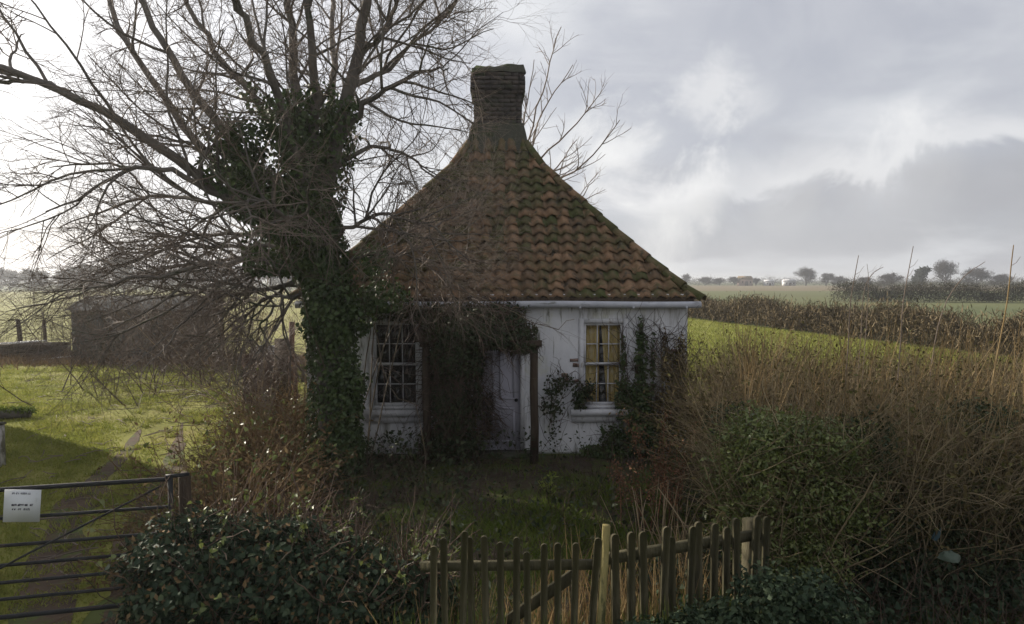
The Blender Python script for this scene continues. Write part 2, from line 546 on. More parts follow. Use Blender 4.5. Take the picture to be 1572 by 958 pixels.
M['far_twig'] = mat('far bare crowns', [(.04, .036, .032), (.062, .055, .048), (.085, .074, .062)], 0.5, 4, 0.95, island=0.5)
M['field_brush'] = mat('brown field-edge brush', [(.07, .056, .036), (.12, .095, .06), (.20, .16, .10)], 0.4, 4, 0.95, island=0.6, spec=.05)
M['far_ever'] = mat('far evergreen crown', [(.03, .04, .028), (.05, .06, .038)], 0.5, 4, 0.95, island=0.5)
M['far_hedge'] = mat('far hedge', [(.028, .027, .018), (.05, .045, .028), (.085, .07, .045)], 0.4, 4, 0.95, island=0.6, spec=.05)
M['young_leaf'] = mat('young pale leaves', [(.12, .17, .03), (.24, .28, .06), (.34, .36, .12)], 3, 4, 0.5, island=0.6, trans=0.3)
M['bag'] = mat('dirty pale green plastic', [(.05, .07, .05), (.08, .10, .08)], 7, 6, 0.45, 0.3, 20)
M['blue_bag'] = mat('torn blue plastic', [(.025, .05, .06), (.04, .065, .075)], 7, 6, 0.45, 0.3, 20)
M['roof_slate'] = mat('dark roof sheet', [(.09, .085, .08), (.13, .12, .115)], 2, 6, 0.8, 0.3, 20)
M['glass'] = glass_mat()


# ------------------------------------------------------------------ growth
def grow(start, dirs, length, n, curl, trop=(0, 0, 0)):
    p = np.array(start, dtype=np.float64)
    d = norm(np.array(dirs, dtype=np.float64))
    B = len(p)
    length = np.broadcast_to(length, (B,))
    out = np.empty((B, n, 3))
    out[:, 0] = p
    st = (length / (n - 1))[:, None]
    trop = np.asarray(trop, dtype=np.float64)
    for i in range(1, n):
        d = norm(d + R.normal(0, curl, (B, 3)) + trop)
        p = p + d * st
        out[:, i] = p
    return out


def sample(paths, rad, idx, t):
    n = paths.shape[1]
    f = np.clip(t, 0, 0.9999) * (n - 1)
    i = f.astype(int)
    w = (f - i)
    a, b = paths[idx, i], paths[idx, np.minimum(i + 1, n - 1)]
    pos = a * (1 - w[:, None]) + b * w[:, None]
    r = rad[idx, i] * (1 - w) + rad[idx, np.minimum(i + 1, n - 1)] * w
    return pos, norm(b - a), r


def spawn(paths, rad, k, length, ang, n, curl, trop, rmax, tmin=0.25, tmax=1.0, taper=0.3, bias=(0, 0, 0)):
    """k child shoots on every parent path; returns their paths and radii."""
    B = len(paths)
    idx = np.repeat(np.arange(B), k)
    t = R.uniform(tmin, tmax, B * k)
    pos, tan, r = sample(paths, rad, idx, t)
    a = R.uniform(ang[0], ang[1], B * k)
    rv = norm(R.normal(0, 1, (B * k, 3)) + np.asarray(bias))
    perp = norm(rv - tan * np.sum(rv * tan, axis=1, keepdims=True))
    d = tan * np.cos(a)[:, None] + perp * np.sin(a)[:, None]
    ln = R.uniform(length[0], length[1], B * k) * (1.15 - 0.6 * t)
    pp = grow(pos, d, ln, n, curl, trop)
    r0 = np.minimum(r * 0.75, rmax)
    rr = r0[:, None] * np.linspace(1, taper, n)[None]
    return pp, rr


def resample(pts, rad, n):
    """Smooth a hand-placed polyline into n points (Catmull-Rom) with wobble."""
    pts = np.asarray(pts, dtype=np.float64)
    m = len(pts)
    ext = np.vstack([2 * pts[0] - pts[1], pts, 2 * pts[-1] - pts[-2]])
    f = np.linspace(0, m - 1 - 1e-6, n)
    i = f.astype(int)
    t = (f - i)[:, None]
    p0, p1, p2, p3 = ext[i], ext[i + 1], ext[i + 2], ext[i + 3]
    c = 0.5 * ((2 * p1) + (-p0 + p2) * t + (2 * p0 - 5 * p1 + 4 * p2 - p3) * t ** 2 + (-p0 + 3 * p1 - 3 * p2 + p3) * t ** 3)
    r = np.interp(f, np.arange(m), rad)
    return c, r


def blob(n, c, rad, inner=0.65, zmin=0.02):
    """Points in the outer layer of a lumpy ellipsoid with their outward directions."""
    d = norm(R.normal(0, 1, (n, 3)))
    lump = 1 + 0.16 * np.sin(d[:, 0] * 5 + c[0] * 3) * np.cos(d[:, 2] * 6 + c[1]) + 0.12 * np.sin(d[:, 1] * 9 + d[:, 2] * 7 + c[2] * 5)
    k = (R.uniform(inner, 1.0, n) ** 0.6) * lump
    p = np.asarray(c) + d * k[:, None] * np.asarray(rad)
    keep = p[:, 2] > zmin
    return p[keep], norm(d / np.asarray(rad))[keep]


def leaf_mass(mb, blobs, size, width=0.8, shape=6, droop=0.6, density=1.0, inner=0.6):
    """Leaves over a set of ellipsoids (centre, radii, count)."""
    for c, r, n in blobs:
        p, o = blob(int(n * density), c, r, inner)
        m = len(p)
        nrm = norm(o + R.normal(0, 0.55, (m, 3)) + np.array((0, 0, 0.25)))
        tip = norm(R.normal(0, 1, (m, 3)) + o * 0.5 + np.array((0, 0, -droop)))
        mb.leaves(p, tip, nrm, R.uniform(size[0], size[1], m), width, 0.3, shape)


def stems_field(pos, lean, hmin, hmax, n, curl, trop, r0, mb, sides=3, bias=(0, 0, 0), taper=0.35):
    B = len(pos)
    d = norm(R.normal(0, lean, (B, 3)) * np.array((1, 1, 0)) + np.array((0, 0, 1)) + np.asarray(bias))
    ln = R.uniform(hmin, hmax, B)
    pp = grow(pos, d, ln, n, curl, trop)
    rr = R.uniform(0.6, 1.2, B)[:, None] * r0 * np.linspace(1, taper, n)[None]
    mb.tubes(pp, rr, sides)
    return pp, rr


def blades(mb, x, y, z0, h, w, lean=0.5):
    n = len(x)
    pos = np.stack([x, y, np.broadcast_to(z0, (n,))], axis=1)
    d = norm(R.normal(0, lean, (n, 3)) * np.array((1, 1, 0.2)) + np.array((0, 0, 1)))
    nr = norm(R.normal(0, 1, (n, 3)))
    mb.leaves(pos, d, nr, h, w, 0, 3)


def vnoise(x, y, s, seed=0.0):
    """Cheap smooth 2-D noise on arrays (sum of sines)."""
    return (np.sin(x * s * 1.3 + seed) * np.cos(y * s * 1.1 + seed * 2) + np.sin((x + y) * s * 0.7 + 1.3 + seed) + np.cos((x - 1.7 * y) * s * 0.53 + seed * 3)) / 3


def in_poly(x, y, poly):
    inside = np.zeros(len(x), dtype=bool)
    m = len(poly)
    for i in range(m):
        x0, y0 = poly[i]
        x1, y1 = poly[(i + 1) % m]
        c = ((y0 > y) != (y1 > y)) & (x < (x1 - x0) * (y - y0) / (y1 - y0 + 1e-12) + x0)
        inside ^= c
    return inside


def sheet(name, poly, z, m, rough_edge=0.0, step=0.6):
    """A ground sheet with an irregular outline."""
    pts = []
    for i in range(len(poly)):
        a, b = np.array(poly[i]), np.array(poly[(i + 1) % len(poly)])
        k = max(1, int(np.linalg.norm(b - a) / step)) if rough_edge else 1
        for j in range(min(k, 60)):
            p = a + (b - a) * j / min(k, 60)
            if rough_edge:
                p = p + R.normal(0, rough_edge, 2)
            pts.append((p[0], p[1], 0))
    bm = bmesh.new()
    f = bm.faces.new([bm.verts.new(p) for p in pts])
    bm.normal_update()
    if f.normal.z < 0:
        f.normal_flip()
    bmesh.ops.triangulate(bm, faces=bm.faces[:])
    me = bpy.data.meshes.new(name)
    bm.to_mesh(me)
    bm.free()
    o = link(name, me, m)
    o.location.z = z
    return tag(o, kind='structure')


# ================================================================== the ground
gb = MB()
gb.add([(-2600, -40, 0), (2600, -40, 0), (2600, 3600, 0), (-2600, 3600, 0)], [(0, 1, 2, 3)])
tag(gb.build('ground', M['ground']), kind='structure')
LAWN = [(-2.6, 2.6), (-3.2, 5.0), (-3.0, 8.0), (-3.6, 10.5), (-4.4, 13.0), (-4.9, 20.4), (-30, 20.4), (-30, 2.6)]
sheet('lawn', LAWN, 0.004, M['lawn'])
LF = [(-4.9, 20.5), (-60, 20.5), (-170, 160), (-30, 160), (-10, 60)]
sheet('pasture', LF, 0.004, M['left_field'])
NF = [(-6, 16.5), (18.3, 8), (17.4, 15), (15.6, 24), (11.7, 43), (9, 57), (-8, 58)]
sheet('crop_field', NF, 0.004, M['near_field'])
sheet('meadow', [(-5, 62), (10, 62), (20, 30), (80, 30), (160, 152), (-20, 152)], 0.006, M['far_green'])
sheet('ploughed_field', [(-40, 153), (175, 153), (330, 310), (-60, 310)], 0.006, M['plough'])
sheet('far_meadow', [(-200, 312), (450, 312), (900, 900), (-700, 900)], 0.006, M['far_green'])
GARDEN = [(-2.6, 3.9), (2.6, 3.9), (3.4, 9.6), (-2.9, 9.4)]
sheet('garden_soil', GARDEN, 0.008, M['soil'], 0.08)
# two muddy wheel ruts that run through the gate and the worn turning patch beyond it


def strip(name, mid, w, z, m):
    mid = np.array(mid, dtype=float)
    c, ww = resample(np.c_[mid, np.zeros(len(mid))], np.array(w, dtype=float), 40)
    t = np.gradient(c[:, :2], axis=0)
    t /= np.linalg.norm(t, axis=1)[:, None]
    nr = np.c_[-t[:, 1], t[:, 0]]
    wig = [np.convolve(R.normal(0, .11, 44), np.ones(5) / 5, 'valid') * np.minimum(1, ww / .3) for _ in range(2)]
    l = c[:, :2] + nr * (ww / 2 + wig[0])[:, None]
    r = c[:, :2] - nr * (ww / 2 + wig[1])[:, None]
    v = np.zeros((80, 3))
    v[0::2, :2], v[1::2, :2] = l, r
    q = [(2 * i, 2 * i + 1, 2 * i + 3, 2 * i + 2) for i in range(39)]
    o = MB().add(v, q).build(name, m)
    o.location.z = z
    return tag(o, kind='structure')


RUTS = [([G(25, 1100)[:2], G(95, 830)[:2], G(130, 760)[:2], G(185, 705)[:2], G(215, 660)[:2]], [.48, .40, .38, .28, .02]),
        ([G(180, 1100)[:2], G(215, 840)[:2], G(240, 765)[:2], G(268, 700)[:2], G(280, 650)[:2]], [.48, .40, .38, .28, .02])]
for mid, w in RUTS:
    strip('track', mid, w, 0.010, M['mud'])
RUTP = np.vstack([resample(np.c_[np.array(m_), np.zeros(5)], np.array(w_), 60)[0] for m_, w_ in RUTS])
PATCHES = [(G(250, 655), 0.9), (G(210, 632), 1.0), (G(330, 622), .8)]

# grass blades: cropped turf on the lawn, sparser on the worn parts
n = 230000
y = 3.7 + (20.2 - 3.7) * R.uniform(0, 1, n) ** 1.25
x = R.uniform(-0.80, -0.30, n) * y - 0.3
k = in_poly(x, y, LAWN) & (vnoise(x, y, 1.9, 2.0) + 0.5 * vnoise(x, y, 5.1, 1.0) > R.uniform(-1.2, 0.25, n))
dr = np.full(n, 9.0)
for p in RUTP[::3]:
    dr = np.minimum(dr, np.hypot(x - p[0], y - p[1]))
k &= (dr > R.uniform(0.14, 0.40, n)) | (R.uniform(0, 1, n) < .015)
for p, r in PATCHES:
    k &= np.hypot((x - p[0]) * 0.8, y - p[1]) > r * R.uniform(0.2, 1.1, n)
x, y = x[k], y[k]
mb = MB()
h = R.uniform(0.02, 0.06, len(x)) * (1 + 0.5 * vnoise(x, y, 2.7))
blades(mb, x, y, 0.0, h, 0.35, 0.7)
tag(mb.build('lawn_grass', M['grass']), kind='stuff')
n = 260
tx, ty = R.uniform(-9.5, -2.8, n), 6 + 13 * R.uniform(0, 1, n) ** 1.3
tx = R.uniform(-.78, -.3, n) * ty
k = in_poly(tx, ty, LAWN)
tx, ty = tx[k], ty[k]
bx_, by_ = np.repeat(tx, 45) + R.normal(0, .06, len(tx) * 45), np.repeat(ty, 45) + R.normal(0, .06, len(tx) * 45)
mb = MB()
blades(mb, bx_, by_, 0.0, R.uniform(.05, .14, len(bx_)), .14, .55)
tag(mb.build('tufted_grass', M['grass']), kind='stuff')
n = 240
ty = 5.5 + 12 * R.uniform(0, 1, n) ** 1.3
tx = R.uniform(-.75, -.32, n) * ty
pp_ = grow(np.stack([tx, ty, R.uniform(.02, .05, n)], 1), R.normal(0, 1, (n, 3)) * np.array((1, 1, .05)), R.uniform(.15, .6, n), 5, .2)
pp_[..., 2] = np.clip(pp_[..., 2], .012, .08)
tag(MB().tubes(pp_, np.full((n, 5), .006), 4).build('fallen_twig_litter', M['twig']), kind='stuff')
# crop leaves in the field to the right of the cottage
n = 120000
y = 12 + 44 * R.uniform(0, 1, n) ** 1.6
x = R.uniform(0.2, 0.86, n) * y
k = in_poly(x, y, NF)
x, y = x[k], y[k]
mb = MB()
blades(mb, x, y, 0.0, R.uniform(0.06, 0.14, len(x)), 0.30, 0.6)
tag(mb.build('crop_grass', M['field_grass']), kind='stuff')
# garden grass, thin under the tree, thicker in the middle of the plot
n = 90000
x = R.uniform(-2.6, 3.2, n)
y = R.uniform(3.9, 9.2, n)
den = 0.55 * np.exp(-((x - 0.9) / 1.0) ** 2 - ((y - 6.6) / 1.1) ** 2) + 0.45 * np.exp(-((x - .0) / 1.3) ** 2 - ((y - 6.0) / 0.8) ** 2) + 0.02
k = R.uniform(0, 1, n) < den * (1.0 + vnoise(x, y, 4.0))
x, y = x[k], y[k]
mb = MB()
blades(mb, x, y, 0.0, R.uniform(0.05, 0.17, len(x)), 0.12, 0.8)
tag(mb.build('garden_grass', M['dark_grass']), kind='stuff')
# brown dead growth along the far edge of the lawn
n = 14000
x = R.uniform(-22, -5, n)
y = 20.3 + R.normal(0, 0.55, n)
mb = MB()
blades(mb, x, y, 0.0, R.uniform(0.08, 0.40, n), 0.10, 0.7)
tag(mb.build('dead_grass', M['bracken']), kind='stuff')

# ================================================================== the cottage
HX, HY, HRZ = -0.20, 9.5, math.radians(1.2)
W2, WALL_H, DEP, TH = 2.72, 2.30, 5.6, 0.24
cottage = thing('cottage', (HX, HY, 0), 'derelict white cottage with a mossy clay pantile pyramid roof and one tall chimney', 'cottage', HRZ)
CM = Matrix.Translation((HX, HY, 0)) @ Matrix.Rotation(HRZ, 4, 'Z')
WIN = [(-1.84, -1.08, 0.66, 1.96), (1.16, 1.86, 0.66, 1.95)]
DOOR = (-0.42, 0.38, 0.04, 1.66)


def rough_wall(mb, xs, zs, holes, y0, y1, amp):
    """A wall with real openings: front and back skins plus reveals, the front gently uneven."""
    nx, nz = len(xs), len(zs)
    X, Z = np.meshgrid(xs, zs, indexing='ij')
    hole = np.zeros((nx - 1, nz - 1), dtype=bool)
    for (a, b, c, d) in holes:
        for i in range(nx - 1):
            for j in range(nz - 1):
                cx, cz = (xs[i] + xs[i + 1]) / 2, (zs[j] + zs[j + 1]) / 2
                if a < cx < b and c < cz < d:
                    hole[i, j] = True
    fr = np.stack([X, y0 + amp * (vnoise(X, Z, 5.0) + 0.5 * vnoise(X, Z, 13.0, 2.0)), Z], -1).reshape(-1, 3)
    bk = np.stack([X, np.full_like(X, y1), Z], -1).reshape(-1, 3)
    idf = lambda i, j: i * nz + j
    idb = lambda i, j: nx * nz + i * nz + j
    q = []
    solid = lambda i, j: 0 <= i < nx - 1 and 0 <= j < nz - 1 and not hole[i, j]
    for i in range(nx - 1):
        for j in range(nz - 1):
            if hole[i, j]:
                continue
            q.append((idf(i, j), idf(i + 1, j), idf(i + 1, j + 1), idf(i, j + 1)))
            q.append((idb(i, j), idb(i, j + 1), idb(i + 1, j + 1), idb(i + 1, j)))
            if not solid(i - 1, j):
                q.append((idf(i, j), idf(i, j + 1), idb(i, j + 1), idb(i, j)))
            if not solid(i + 1, j):
                q.append((idf(i + 1, j), idb(i + 1, j), idb(i + 1, j + 1), idf(i + 1, j + 1)))
            if not solid(i, j - 1):
                q.append((idf(i, j), idb(i, j), idb(i + 1, j), idf(i + 1, j)))
            if not solid(i, j + 1):
                q.append((idf(i, j + 1), idf(i + 1, j + 1), idb(i + 1, j + 1), idb(i, j + 1)))
    mb.add(np.vstack([fr, bk]), q)


def lines(a, b, step, extra):
    s = set(np.round(np.linspace(a, b, int((b - a) / step) + 1), 3)) | set(extra)
    s = sorted(s)
    out = [s[0]]
    for t in s[1:]:
        if t - out[-1] > 0.02 or t in extra:
            if t in extra and t - out[-1] <= 0.02 and out[-1] not in extra:
                out[-1] = t
            else:
                out.append(t)
    return out


mb = MB()
ex = [w[0] for w in WIN] + [w[1] for w in WIN] + [DOOR[0], DOOR[1]]
ez = [WIN[0][2], WIN[0][3], WIN[1][3], DOOR[2], DOOR[3]]
rough_wall(mb, lines(-W2, W2, 0.08, ex), lines(0, WALL_H, 0.08, ez), WIN + [DOOR], 0.0, TH, 0.008)
mb.build('front_wall', M['plaster'], cottage)
mb = MB()
mb.box(-W2, -W2 + TH, TH + 0.001, DEP, 0, WALL_H)
mb.box(W2 - TH, W2, TH + 0.001, DEP, 0, WALL_H)
mb.box(-W2 + TH, W2 - TH, DEP - TH, DEP, 0, WALL_H)
mb.build('wall', M['plaster'], cottage)
MB().box(-W2 + TH, W2 - TH, TH, DEP - TH, 0.0, 0.06).build('room_floor', M['dark_wood'], cottage)
MB().box(-W2 + TH, W2 - TH, TH, DEP - TH, WALL_H - 0.06, WALL_H - 0.01).build('room_ceiling', M['deck'], cottage)
MB().box(-0.75, -0.65, TH, 2.2, 0.06, WALL_H - 0.06).build('added_partition', M['deck'], cottage)
MB().box(-W2 + TH, W2 - TH, 2.2, 2.28, 0.06, WALL_H - 0.06).build('added_partition', M['deck'], cottage)  # dark screen added across the room to block a stray bright wedge behind it

# red brick showing where the render has fallen off
bm_ = MB().box(-0.105, 0.105, -0.012, 0.03, -0.031, 0.031).mesh('brick')
spots_ = [(1.07, 1.28, 3), (1.0, 1.06, 3), (2.44, 1.42, 4)]
for (cx, cz, k) in spots_:
    for i in range(k):
        o = link('brick', bm_, M['brick'], cottage)
        o.location = (cx + (i % 2) * 0.11 + R.normal(0, 0.03), -0.004, cz + (i // 2) * 0.075 + R.normal(0, 0.004))
        o.scale = (R.uniform(0.3, 0.6), 1, R.uniform(0.6, 0.9))
        o.rotation_euler = (0, R.normal(0, .04), 0)


# windows: box frame, two sashes of six panes, sill
def window(x0, x1, z0, z1, sill):
    w = bpy.data.objects.new('window', None)
    COL.objects.link(w)
    w.parent = cottage
    w.location = ((x0 + x1) / 2, 0, z0)
    a, b, hh = -(x1 - x0) / 2, (x1 - x0) / 2, z1 - z0
    mb = MB()
    ft = 0.065
    mb.box(a, a + ft, -0.022, 0.13, 0, hh).box(b - ft, b, -0.022, 0.13, 0, hh)
    mb.box(a + ft, b - ft, -0.020, 0.13, hh - ft, hh).box(a + ft, b - ft, -0.018, 0.13, 0, 0.04)
    mb.build('frame', M['white_paint'], w)
    mb = MB()
    mb.box(a - sill[0], b + sill[1], -0.13, 0.02, -0.085, -0.003).box(a - sill[0] + .02, b + sill[1] - .02, -0.06, -0.012, -0.19, -0.086)
    mb.build('sill', M['white_paint'], w)
    ia, ib, i0, i1 = a + ft, b - ft, 0.04, hh - ft
    mid = i0 + (i1 - i0) * 0.5
    for (s0, s1, yy) in ((i0, mid + 0.012, 0.065), (mid - 0.012, i1, 0.022)):
        st, rl = 0.038, 0.034
        mb = MB()
        mb.box(ia, ia + st, yy, yy + 0.038, s0, s1).box(ib - st, ib, yy, yy + 0.038, s0, s1)
        mb.box(ia + st, ib - st, yy + .001, yy + 0.037, s0, s0 + rl).box(ia + st, ib - st, yy + .001, yy + 0.037, s1 - rl, s1)
        mb.build('sash', M['white_paint'], w)
        gx0, gx1, gz0, gz1 = ia + st, ib - st, s0 + rl, s1 - rl
        for k in (1, 2):
            gx = gx0 + (gx1 - gx0) * k / 3
            MB().box(gx - .0065, gx + .0065, yy + .006, yy + .032, gz0, gz1).build('glazing_bar', M['white_paint'], w)
        gz = (gz0 + gz1) / 2
        for k in range(3):
            pa, pb = gx0 + (gx1 - gx0) * k / 3, gx0 + (gx1 - gx0) * (k + 1) / 3
            MB().box(pa + .007, pb - .007, yy + .007, yy + .031, gz - .0065, gz + .0065).build('glazing_bar', M['white_paint'], w)
            for (za, zb) in ((gz0, gz - .0065), (gz + .0065, gz1)):
                MB().box(pa + .002, pb - .002, yy + .017, yy + .020, za, zb).build('pane', M['glass'], w)
    return w


window(*WIN[0], (0.06, 0.10))
window(*WIN[1], (0.12, 0.07))

# door and its frame
door = bpy.data.objects.new('door', None)
COL.objects.link(door)
door.parent = cottage
door.location = (DOOR[0], 0.0, DOOR[2])
dw, dh = DOOR[1] - DOOR[0], DOOR[3] - DOOR[2]
mb = MB()
mb.box(0, 0.06, -0.015, 0.12, 0, dh).box(dw - 0.06, dw, -0.015, 0.12, 0, dh).box(0.06, dw - 0.06, -0.013, 0.12, dh - 0.06, dh)
mb.build('frame', M['white_paint'], door)
mb = MB()
mb.box(0.062, dw - 0.062, 0.05, 0.085, 0.01, dh - 0.062)
mb.build('door_leaf', M['door_paint'], door)
for (za, zb) in ((0.12, 0.62), (0.74, dh - 0.18)):
    for (xa, xb) in ((0.14, dw / 2 - 0.04), (dw / 2 + 0.04, dw - 0.14)):
        mb = MB()
        for (p, q_, r_, s_) in ((xa, xb, za, za + .025), (xa, xb, zb - .025, zb), (xa, xa + .025, za + .026, zb - .026), (xb - .025, xb, za + .026, zb - .026)):
            mb.box(p, q_, 0.036, 0.0495, r_, s_)
        mb.build('panel', M['door_paint'], door)
mb = MB()
mb.tubes([[(dw - .12, 0.05, .74), (dw - .12, 0.0, .74), (dw - .12, -.012, .74)]], [[.012, .018, .026]], 8, cap=True)
mb.build('handle', M['black_metal'], door)
MB().box(DOOR[0] - .1, DOOR[1] + .1, -0.3, -0.012, 0, 0.06).build('doorstep', M['mortar'], cottage)

# gutter with brackets, soffit board, downpipe on the far corner
mb = MB()
mb.box(-W2 - 0.02, W2 + 0.06, -0.11, -0.02, 2.11, 2.262)
mb.build('fascia_board', M['dark_wood'], cottage)
mb = MB()
xs_ = np.linspace(-W2 - 0.10, W2 + 0.14, 24)
gp = np.stack([xs_, np.full(24, -0.155), 2.155 + 0.006 * np.sin(xs_ * 2.1)], 1)[None]
mb.tubes(gp, np.full((1, 24), 0.048), 10, cap=True)
gut = mb.build('gutter', M['gutter'], cottage, True)
for x in np.arange(-2.6, 2.8, 0.75):
    MB().box(x - .012, x + .012, -0.21, -0.101, 2.098, 2.13).build('bracket', M['gutter'], gut)

# the roof: four equal slopes that sweep up to the stack
OH = 0.14
H2 = W2 + OH                 # half width at the eaves
Z_E = 2.235
CY = DEP / 2


def roof_z(s):
    return Z_E + np.interp(s, [0, .15, .6, 1.065, 1.62, 2.1, 2.26, 2.36, 2.43, 2.46], [0.0, .11, .55, 1.045, 1.65, 2.19, 2.43, 2.64, 2.92, 3.05])


roof = bpy.data.objects.new('roof', None)
COL.objects.link(roof)
roof.parent = cottage
roof.location = (0, CY, 0)
# local roof frame: origin over the house centre; face 0 looks towards -Y
mb = MB()
ss = [0.03, .15, .6, 1.065, 1.62, 2.1, 2.26, 2.36, 2.43, 2.46]
for f in range(4):
    Rz = Matrix.Rotation(f * PI / 2, 3, 'Z')
    v, q = [], []
    for s in ss:
        for e in (-1, 1):
            p = Rz @ Vector((e * (H2 - s), -(H2 - s), float(roof_z(s)) - 0.03))
            v.append(p)
    for i in range(len(ss) - 1):
        q.append((2 * i, 2 * i + 1, 2 * i + 3, 2 * i + 2))
    mb.add(np.array([tuple(p) for p in v]), q)
mb.build('roof_deck', M['deck'], roof)

TW, TG, NC = 0.208, 0.200, 18
UN = 8


def tile_verts(u0, s_base, face_len, clamp=True, jit=None):
    """One pantile in face coordinates (u across, slope distance, lift) turned into roof coordinates of face 0."""
    a, lift, du = jit
    uu = np.linspace(-0.118, 0.118, UN)
    prof = 0.034 * np.sin(uu / TW * 2 * PI + 0.5) + 0.010 * np.cos(uu / TW * 4 * PI)
    rows = [(-0.035, 0.056 + lift, 0.0), (-0.035, 0.040 + lift, 0.0), (0.10, 0.036 + lift * .5, 0), (TG + 0.05, 0.014, 0)]
    V = np.zeros((4, UN, 3))
    for r, (dv, w, _) in enumerate(rows):
        V[r, :, 0] = uu + du + a * dv
        V[r, :, 1] = dv
        V[r, :, 2] = prof + w
    # row order: 0 tail top, 2 middle, 3 head; row 1 is the underside of the tail
    return V


SLOPE = np.array([0, .15, .6, 1.065, 1.62, 2.1, 2.26, 2.36, 2.43])
ZS = roof_z(SLOPE)
LEN = np.concatenate([[0], np.cumsum(np.hypot(np.diff(SLOPE), np.diff(ZS)))])


def place_tile(V, u0, v0):
    """Map tile coordinates onto the slope of face 0 (roof frame)."""
    u = u0 + V[..., 0]
    L_ = v0 + V[..., 1]
    s = np.interp(L_, LEN, SLOPE)
    s = np.where(L_ < 0, L_ * 0.74, s)
    z = np.interp(L_, LEN, ZS)
    z = np.where(L_ < 0, Z_E + L_ * 0.67, z)
    sl = np.interp(L_, [0, .3, 2.2, 2.9, 3.3, 3.6], np.radians([40, 44, 47.5, 49, 58, 68]))
    ny, nz = -np.sin(sl), np.cos(sl)
    half = H2 - s + 0.02
    u = np.clip(u, -half, half)
    return np.stack([u, -(H2 - s) + V[..., 2] * ny, z + V[..., 2] * nz], -1)


TQ = []
for j in range(UN - 1):
    TQ.append((j, j + 1, 2 * UN + j + 1, 2 * UN + j))
    TQ.append((2 * UN + j, 2 * UN + j + 1, 3 * UN + j + 1, 3 * UN + j))
    TQ.append((UN + j, UN + j + 1, j + 1, j))
tile_slots = []
for c in range(NC):
    v0 = 0.0 + c * TG
    s = float(np.interp(v0 + TG * 0.3, LEN, SLOPE))
    half = H2 - s
    off = R.uniform(-.015, .015)
    k = int(math.ceil(half / TW)) + 1
    for i in range(-k, k + 1):
        u0 = i * TW + off
        if abs(u0) > half + 0.04:
            continue
        tile_slots.append((u0, v0))
for (u0, v0) in tile_slots:
    V = tile_verts(0, 0, 0, True, (R.normal(0, .06), abs(R.normal(0, .008)), R.normal(0, .006)))
    W = place_tile(V, u0, v0 - (R.uniform(.02, .06) if R.uniform() < .06 else 0))
    c = W.reshape(-1, 3).mean(0)
    mossy = R.uniform() < .08 + .72 * np.clip((v0 - .9) / 2.0 - u0 * .12, 0, 1)
    o = MB().add(W - c, TQ).build('tile', M['tile_moss'] if mossy else M['tile'], roof, True)
    o.location = c
mb = MB()
for f in (1, 2, 3):
    Rz = np.array(Matrix.Rotation(f * PI / 2, 3, 'Z'))
    for (u0, v0) in tile_slots:
        V = tile_verts(0, 0, 0, True, (R.normal(0, .03), abs(R.normal(0, .004)), R.normal(0, .003)))
        mb.add(place_tile(V, u0, v0).reshape(-1, 3) @ Rz.T, TQ)
tag(mb.build('roof_tiles', M['tile_many'], roof, True), kind='stuff')
# half-round hip tiles bedded in mortar up the four hips
hs = np.linspace(-0.02, 2.33, 12)
for f in range(4):
    Rz = np.array(Matrix.Rotation(f * PI / 2, 3, 'Z'))
    for i in range(11):
        s0, s1 = hs[i] - 0.02, hs[i + 1] + 0.03
        mb = MB()
        V = []
        for s, r, up in ((s0, .072, .026), (s1, .062, .010)):
            z = float(roof_z(max(s, 0))) + (min(s, 0)) * .9
            ax = np.array((H2 - s, -(H2 - s), z + up))
            for a in np.linspace(-0.15, PI + 0.15, 8):
                V.append(ax + r * (math.cos(a) * np.array((.7071, .7071, 0)) + math.sin(a) * np.array((.33, -.33, .88))))
        V = np.array(V)
        V += R.normal(0, .004, 3)
        q = [(j, j + 1, 8 + j + 1, 8 + j) for j in range(7)]
        V = V @ Rz.T
        c = V.mean(0)
        o = MB().add(V - c, q).build('hip_tile', M['tile_moss'] if R.uniform() < .55 else M['tile'], roof, True)
        o.location = c
        sm = o.modifiers.new('thickness', 'SOLIDIFY')
        sm.thickness = 0.014
# mossy mortar flaunching where the slopes meet the stack
mb = MB()
rings = []
for s, j in ((2.27, .02), (2.31, .025), (2.36, .02), (2.41, .02), (2.45, .015)):
    hw = H2 - s
    ring = []
    for k in range(32):
        a = k / 32 * 4
        e, t = int(a), a - int(a)
        cs = [(-1, -1), (1, -1), (1, 1), (-1, 1)]
        p = np.array(cs[e]) * (1 - t) + np.array(cs[(e + 1) % 4]) * t
        w_ = hw + 0.035 + R.normal(0, j * .5)
        ring.append((p[0] * w_, p[1] * w_, float(roof_z(s)) + 0.02 + R.normal(0, j * .4)))
    rings.append(ring)
q = [(r * 32 + k, r * 32 + (k + 1) % 32, (r + 1) * 32 + (k + 1) % 32, (r + 1) * 32 + k) for r in range(4) for k in range(32)]
mb.add(np.array(rings).reshape(-1, 3), q)
mb.build('flaunching', M['mortar'], roof, True)

# chimney: mortar core, every brick laid in courses, oversailing head, broken capping
chim = bpy.data.objects.new('chimney', None)
COL.objects.link(chim)
chim.parent = cottage
chim.location = (0, CY, 0)
CW = 0.425
MB().box(-CW + .012, CW - .012, -CW + .012, CW - .012, 4.6, 6.17).build('core', M['mortar'], chim)
mb = MB()


